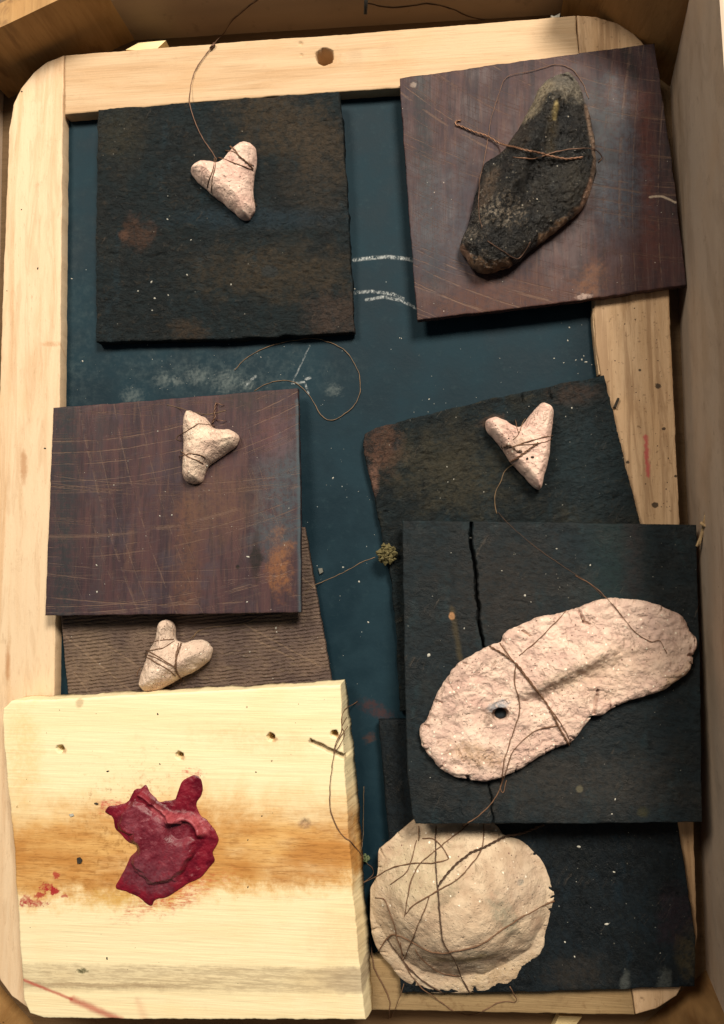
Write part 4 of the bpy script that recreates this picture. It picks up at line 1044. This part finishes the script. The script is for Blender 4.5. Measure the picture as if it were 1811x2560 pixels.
TB = lambda p: tr(p, KB, 900, 2020)
for pts, r, m_, tw in [
    ([(590,140),(590,350),(605,600),(625,850),(650,1040),(740,1200),(800,1330),(865,1455)], 2.4, 'thread_dark', False),
    ([(970,130),(955,310),(880,430),(760,560),(620,640),(430,750),(360,830)], 2.2, 'thread', False),
    ([(610,610),(720,470),(850,360),(980,300),(1120,230),(1280,190),(1440,130)], 2.5, 'thread_dark', True),
    ([(1520,725),(1380,790),(1200,890),(1060,990),(930,1070),(760,1115),(640,1140),(520,1110),(380,1030),(300,1000),(230,1000),(140,1130)], 2.4, 'thread', False),
    ([(850,130),(700,240),(590,330),(450,460),(380,650),(350,850)], 1.9, 'thread', False),
    ([(30,580),(140,530),(250,470),(430,430),(560,430),(680,400),(690,380),(640,300),(570,240),(490,240)], 2.0, 'thread', False),
    ([(545,690),(480,850),(430,980),(380,1090),(340,1190)], 2.0, 'thread', False),
    ([(220,1030),(280,1120),(380,1250),(520,1370),(660,1455)], 2.4, 'thread_dark', False),
    ([(430,1100),(480,1180),(620,1280),(780,1315)], 2.0, 'thread', False),
    ([(120,700),(190,720),(240,830),(280,960),(300,1050),(340,1150)], 2.0, 'thread', False),
    ([(320,1050),(340,1200),(480,1400),(620,1500),(760,1600),(900,1610),(1080,1520),(1220,1510),(1200,1450),(1170,1395)], 1.9, 'thread', False),
    ([(445,250),(410,380),(360,500),(240,600)], 1.8, 'thread', False),
    ([(80,1000),(110,1230),(180,1380),(230,1500),(230,1640)], 1.9, 'thread', False),
    ([(345,1370),(320,1450),(280,1560),(240,1640)], 1.8, 'thread', False),
    ([(460,140),(460,260)], 1.7, 'thread', False)]:
    thread(TB(pts), r, M[m_], disc, twist=tw, lift=2.0, taut=14)

# loose threads and wires: things of their own
def loose(name, pts, r, mat, label, cat, **kw):
    return prop(thread(pts, r, mat, None, name, **kw), label, cat)
Z3 = lambda p: tr(p, .5579, 0, 640)
loose('loose_wire', Z3([(1050,510),(1130,440),(1260,390),(1400,370),(1500,395),(1570,450),(1615,550),(1600,650),(1540,710),(1480,735),(1430,700),(1390,630),(1330,570),(1270,558),(1200,570),(1140,605)]),
      1.6, M['hair'], 'thin wire curled in a loop on the bare slate', 'wire', lift=2)
loose('loose_thread', Z5([(1372,350),(1440,315),(1500,290),(1560,258),(1624,225)]) + [(940, 1394)], 1.5, M['hair'], 'straight thin thread running from the ribbed board to a lichen clump', 'thread')
Z2 = lambda p: tr(p, .5573, 906, 0)
loose('loose_thread', Z2([(20,15),(130,35),(300,20),(400,40),(480,75),(550,88)]), 1.8, M['thread_dark'], 'dark thread lying along the far end wall of the box', 'thread', lift=2)
Z7 = lambda p: tr(p, .5579, 0, 1920)
loose('loose_thread', Z5([(1600,850),(1540,895),(1530,980),(1500,1060),(1490,1147)]) + Z7([(1480,70),(1485,200),(1520,280),(1580,340),(1624,390)]) + [(908, 2150)], 1.8, M['thread'],
      'brown thread snagged over the right edge of the pale board', 'thread', lift=2)
loose('loose_thread', Z5([(1555,920),(1535,960),(1545,1000),(1520,1050),(1500,1080),(1520,1020),(1560,960)]), 1.8, M['thread'],
      'short knotted thread at the top right corner of the pale board', 'thread', lift=3)
loose('loose_thread', tr([(30,-170),(30,0),(20,250),(10,330)], KB, 900, 2020), 1.4, M['hair'], 'fine thread hanging in the dark gap beside the pale board', 'thread', lift=3)
loose('loose_thread', tr([(50,430),(100,470),(105,520),(60,560),(30,580)], KB, 900, 2020), 1.6, M['thread'], 'small curled thread between pale board and clay disc', 'thread', lift=3)

# small oddments
def clump(name, cx, cy, rad, n, mat, label, cat, seed=1, size=(.25, .5)):
    rg = np.random.default_rng(seed); z0 = surf(cx, cy); vs = []; fs = []
    oct_v = np.array([(1, 0, 0), (-1, 0, 0), (0, 1, 0), (0, -1, 0), (0, 0, 1), (0, 0, -1)], float)
    oct_f = [(0, 2, 4), (2, 1, 4), (1, 3, 4), (3, 0, 4), (2, 0, 5), (1, 2, 5), (3, 1, 5), (0, 3, 5)]
    for i in range(n):
        d = rg.normal(size=3); d /= np.linalg.norm(d); rr = rad * rg.uniform(.3, 1) * np.array([1, .85, .7])
        c = at(cx, cy, z0 + rad * .55) + d * rr * U
        q = oct_v * (rad * rg.uniform(*size) * U) * rg.uniform(.5, 1.3, (6, 3))
        k = sum(len(v) for v in vs)
        vs.append(c + q); fs += [[a + k for a in f] for f in oct_f]
    return prop(build(name, np.vstack(vs), fs, mat, None, smooth=False), label, cat)
clump('lichen_clump', 967, 1386, 26, 160, M['lichen'], 'rough olive lichen clump at the left edge of the rounded charred board', 'lichen', 3, (.12, .3))
clump('lichen_tuft', 914, 2146, 12, 60, M['lichen_green'], 'tiny green lichen tuft in the gap by the pale board', 'lichen', 4, (.15, .35))
V4, F4 = tube_mesh(at(np.array([916, 915, 914]), np.array([-12, 12, 36]), np.array([150, 132, 120])), 4.5 * U, 8)
prop(build('nail', V4, F4, M['nail'], None), 'dark nail poking in from the far end wall of the box', 'nail')
sp = empty('straw_splinter', at(1755, 1330, 95), 'twisted straw coloured splinter beside the right wall above the cracked board', 'splinter')
for j, (pts, zz, r) in enumerate([([(1771,1277),(1764,1300),(1757,1325),(1748,1352),(1742,1366)], (128, 118, 104, 94, 90), 5.5), ([(1766,1288),(1758,1318),(1752,1350),(1750,1362)], (126, 112, 98, 92), 4.5), ([(1752,1308),(1764,1316),(1774,1318)], (122, 124, 122), 4)]):
    Pp = strand(pts, r, z=zz, wob=2); Vv, Ff = tube_mesh(Pp, r * U * np.linspace(1, .55, len(Pp)), 6)
    build('fibre', Vv, Ff, M['straw'], sp)
def chip(name, poly, z0, h, mat, label, cat):
    P = np.array(poly, float); c = P.mean(0); A = at(P[:, 0], P[:, 1], z0 + h); B = A.copy(); B[:, 2] = z0 * U
    A[:, 2] += rng.uniform(-.2, .2, len(A)) * h * U
    n = len(P); fs = [list(range(n))[::-1], list(range(n, 2 * n))] + [[i, (i + 1) % n, n + (i + 1) % n, n + i] for i in range(n)]
    o = build(name, np.vstack([A, B]), fs, mat, None, np.vstack([P, P]) / 100, smooth=False)
    import bmesh
    bm = bmesh.new(); bm.from_mesh(o.data); bmesh.ops.recalc_face_normals(bm, faces=bm.faces); bm.to_mesh(o.data); bm.free()
    return prop(o, label, cat)
chip('offcut_or_lit_floor', [(342, 98), (413, 97), (388, 124), (318, 130)], ZF + 1, 75, M['chip_and_lit_floor'], 'added pale piece standing in for lit box floor behind the slate frame at top left', 'offcut')  # light falling on the box floor, built as an added pale piece
chip('offcut_or_lit_floor', [(1398, 2538), (1456, 2542), (1440, 2566), (1378, 2580)], ZF + 1, 20, M['chip_and_lit_floor'], 'pale wood offcut below the bottom rail of the frame', 'offcut')
chip('offcut_or_lit_floor', [(1378, 36), (1386, 33), (1400, 36), (1399, 43), (1382, 44)], ZF + 1, 78, M['grit'], 'tiny white crumb behind the top rail near the right corner', 'crumb')
chip('bark_chip', [(192, 2146), (199, 2144), (205, 2151), (203, 2158), (194, 2159)], 99, 5, M['grit_dark'], 'small black chip on the stained band of the pale board', 'chip')
chip('bark_chip', [(235, 2008), (240, 2007), (246, 2010), (241, 2012)], 99, 4, M['grit_dark'], 'tiny black fleck above left of the red paint splash', 'chip')
chip('plaster_chip', [(173, 2036), (182, 2034), (185, 2039), (177, 2042)], 99, 4, M['grit'], 'tiny cream plaster chip on the pale board left of the red paint', 'chip')
chip('bark_chip', [(1534, 1018), (1545, 994), (1550, 996), (1541, 1019)], 35, 6, M['grit_dark'], 'dark bark sliver on the right pine rail', 'chip')
chip('slate_crumb', [(796, 1421), (806, 1420), (808, 1430), (800, 1435)], 0.5, 6, simple('grey_crumb', (.14, .14, .12), .9), 'small grey crumb on the bare slate beside the ribbed board', 'crumb')

# grit scattered over the boards, too fine to count
def grit(name, spots, mat, label):
    vs = []; fs = []; rg = np.random.default_rng(5)
    ov = [(math.cos(a), math.sin(a), .0) for a in np.arange(7) * 2 * math.pi / 7] + [(.6 * math.cos(a), .6 * math.sin(a), .7) for a in (np.arange(7) + .5) * 2 * math.pi / 7] + [(0, 0, .9)]
    ov = np.array(ov); of = [(i, (i + 1) % 7, 7 + i) for i in range(7)] + [((i + 1) % 7, 7 + (i + 1) % 7, 7 + i) for i in range(7)] + [(7 + i, 7 + (i + 1) % 7, 14) for i in range(7)]
    k = 0
    for (x, y, r) in spots:
        z = surf(x, y)
        if z < -1: continue
        c = at(x, y, z); a = rg.uniform(0, 6.28); Rm = np.array([[math.cos(a), -math.sin(a), 0], [math.sin(a), math.cos(a), 0], [0, 0, 1]])
        q = (ov * rg.uniform(.65, 1.15, (15, 3)) * np.array([rg.uniform(.9, 1.5), .8, .8])) @ Rm.T * r * U * .72
        vs.append(c + q); fs += [[i + k for i in f] for f in of]; k += 15
    return prop(build(name, np.vstack(vs), fs, mat, None), label, 'grit', None, 'stuff')
spots = [(978, 1371, 4), (1390, 1491, 0), (1313, 1489, 5), (1392, 1372, 3.5), (1072, 1638, 7), (1476, 1413, 3.5), (1178, 1345, 5), (1255, 1427, 2.5), (1128, 1382, 2), (1161, 1571, 2.5), (1328, 1505, 2.5),
         (1448, 2117, 5), (1517, 2310, 5), (1413, 2355, 4), (1535, 2180, 4), (1437, 2392, 3), (1530, 2035, 3), (1538, 1999, 3), (379, 705, 4), (468, 687, 3.5), (381, 776, 3.5), (387, 746, 4), (421, 738, 3), (578, 711, 3),
         (345, 728, 3.5), (419, 548, 3), (420, 490, 2), (478, 600, 3), (180, 697, 3.5), (207, 903, 4), (1424, 819, 4), (1455, 899, 4), (1420, 852, 3), (1386, 896, 3), (1465, 905, 4), (1440, 900, 2.5), (1410, 907, 2.5), (1460, 890, 2.5), (1480, 912, 2.5),
         (1430, 1020, 3.5), (1118, 1167, 2.5), (1135, 1198, 2.5), (1120, 1205, 2), (1210, 1230, 2.5), (898, 1454, 4), (858, 1418, 3.5), (921, 1556, 4), (833, 1195, 4), (887, 722, 3), (1000, 845, 2.5), (1004, 846, 2), (1073, 998, 3), (620, 1392, 4), (618, 1505, 3), (430, 1288, 4), (242, 1413, 3.5), (243, 1480, 4), (400, 1290, 3), (285, 1213, 3), (395, 1078, 3), (690, 1570, 4), (692, 1580, 3), (250, 1660, 2.5), (625, 1630, 2.5), (517, 1164, 4)]
rg = np.random.default_rng(3)
def scat(n, x0, x1, y0, y1, r0=.6, r1=1.8):
    for _ in range(n): spots.append((rg.uniform(x0, x1), rg.uniform(y0, y1), r0 + (r1 - r0) * rg.random() ** 2))
scat(80, 1020, 1740, 1320, 2040); scat(40, 1320, 1730, 2070, 2460); scat(35, 260, 870, 280, 840); scat(40, 930, 1580, 1000, 1280)
scat(30, 780, 950, 1000, 1750); scat(30, 900, 1480, 720, 1050); scat(50, 160, 740, 860, 1010); scat(50, 130, 740, 1040, 1520); scat(40, 1010, 1700, 200, 760); scat(30, 160, 800, 1560, 1720)
grit('plaster_grit', [s for s in spots if s[2] > 0], M['grit'], 'white plaster grit and dust scattered over the dark boards and slate')
dsp = [(1255, 1118, 5), (1300, 1128, 6), (1332, 1143, 7), (1318, 1147, 6), (1285, 1120, 4), (1272, 1096, 3), (96, 454, 0), (55, 229, 4), (54, 524, 3), (95, 671, 4), (18, 727, 3), (113, 1121, 4), (230, 230, 0), (270, 1928, 4), (395, 1785, 4), (640, 1930, 3), (290, 2552, 0), (268, 2396, 4), (655, 2040, 3), (620, 2218, 3), (620, 2100, 2.5), (400, 1910, 3)]
for _ in range(60): dsp.append((rg.uniform(1500, 1690), rg.uniform(770, 1290), rg.uniform(1, 2.6)))
for _ in range(60): dsp.append((rg.uniform(950, 1340), rg.uniform(2100, 2460), rg.uniform(.8, 2.2)))
for _ in range(40): dsp.append((rg.uniform(30, 880), rg.uniform(1760, 2530), rg.uniform(.8, 1.8)))
grit('dark_grit', [s for s in dsp if s[2] > 0], M['grit_dark'], 'dark specks of dirt on the pale wood and clay')
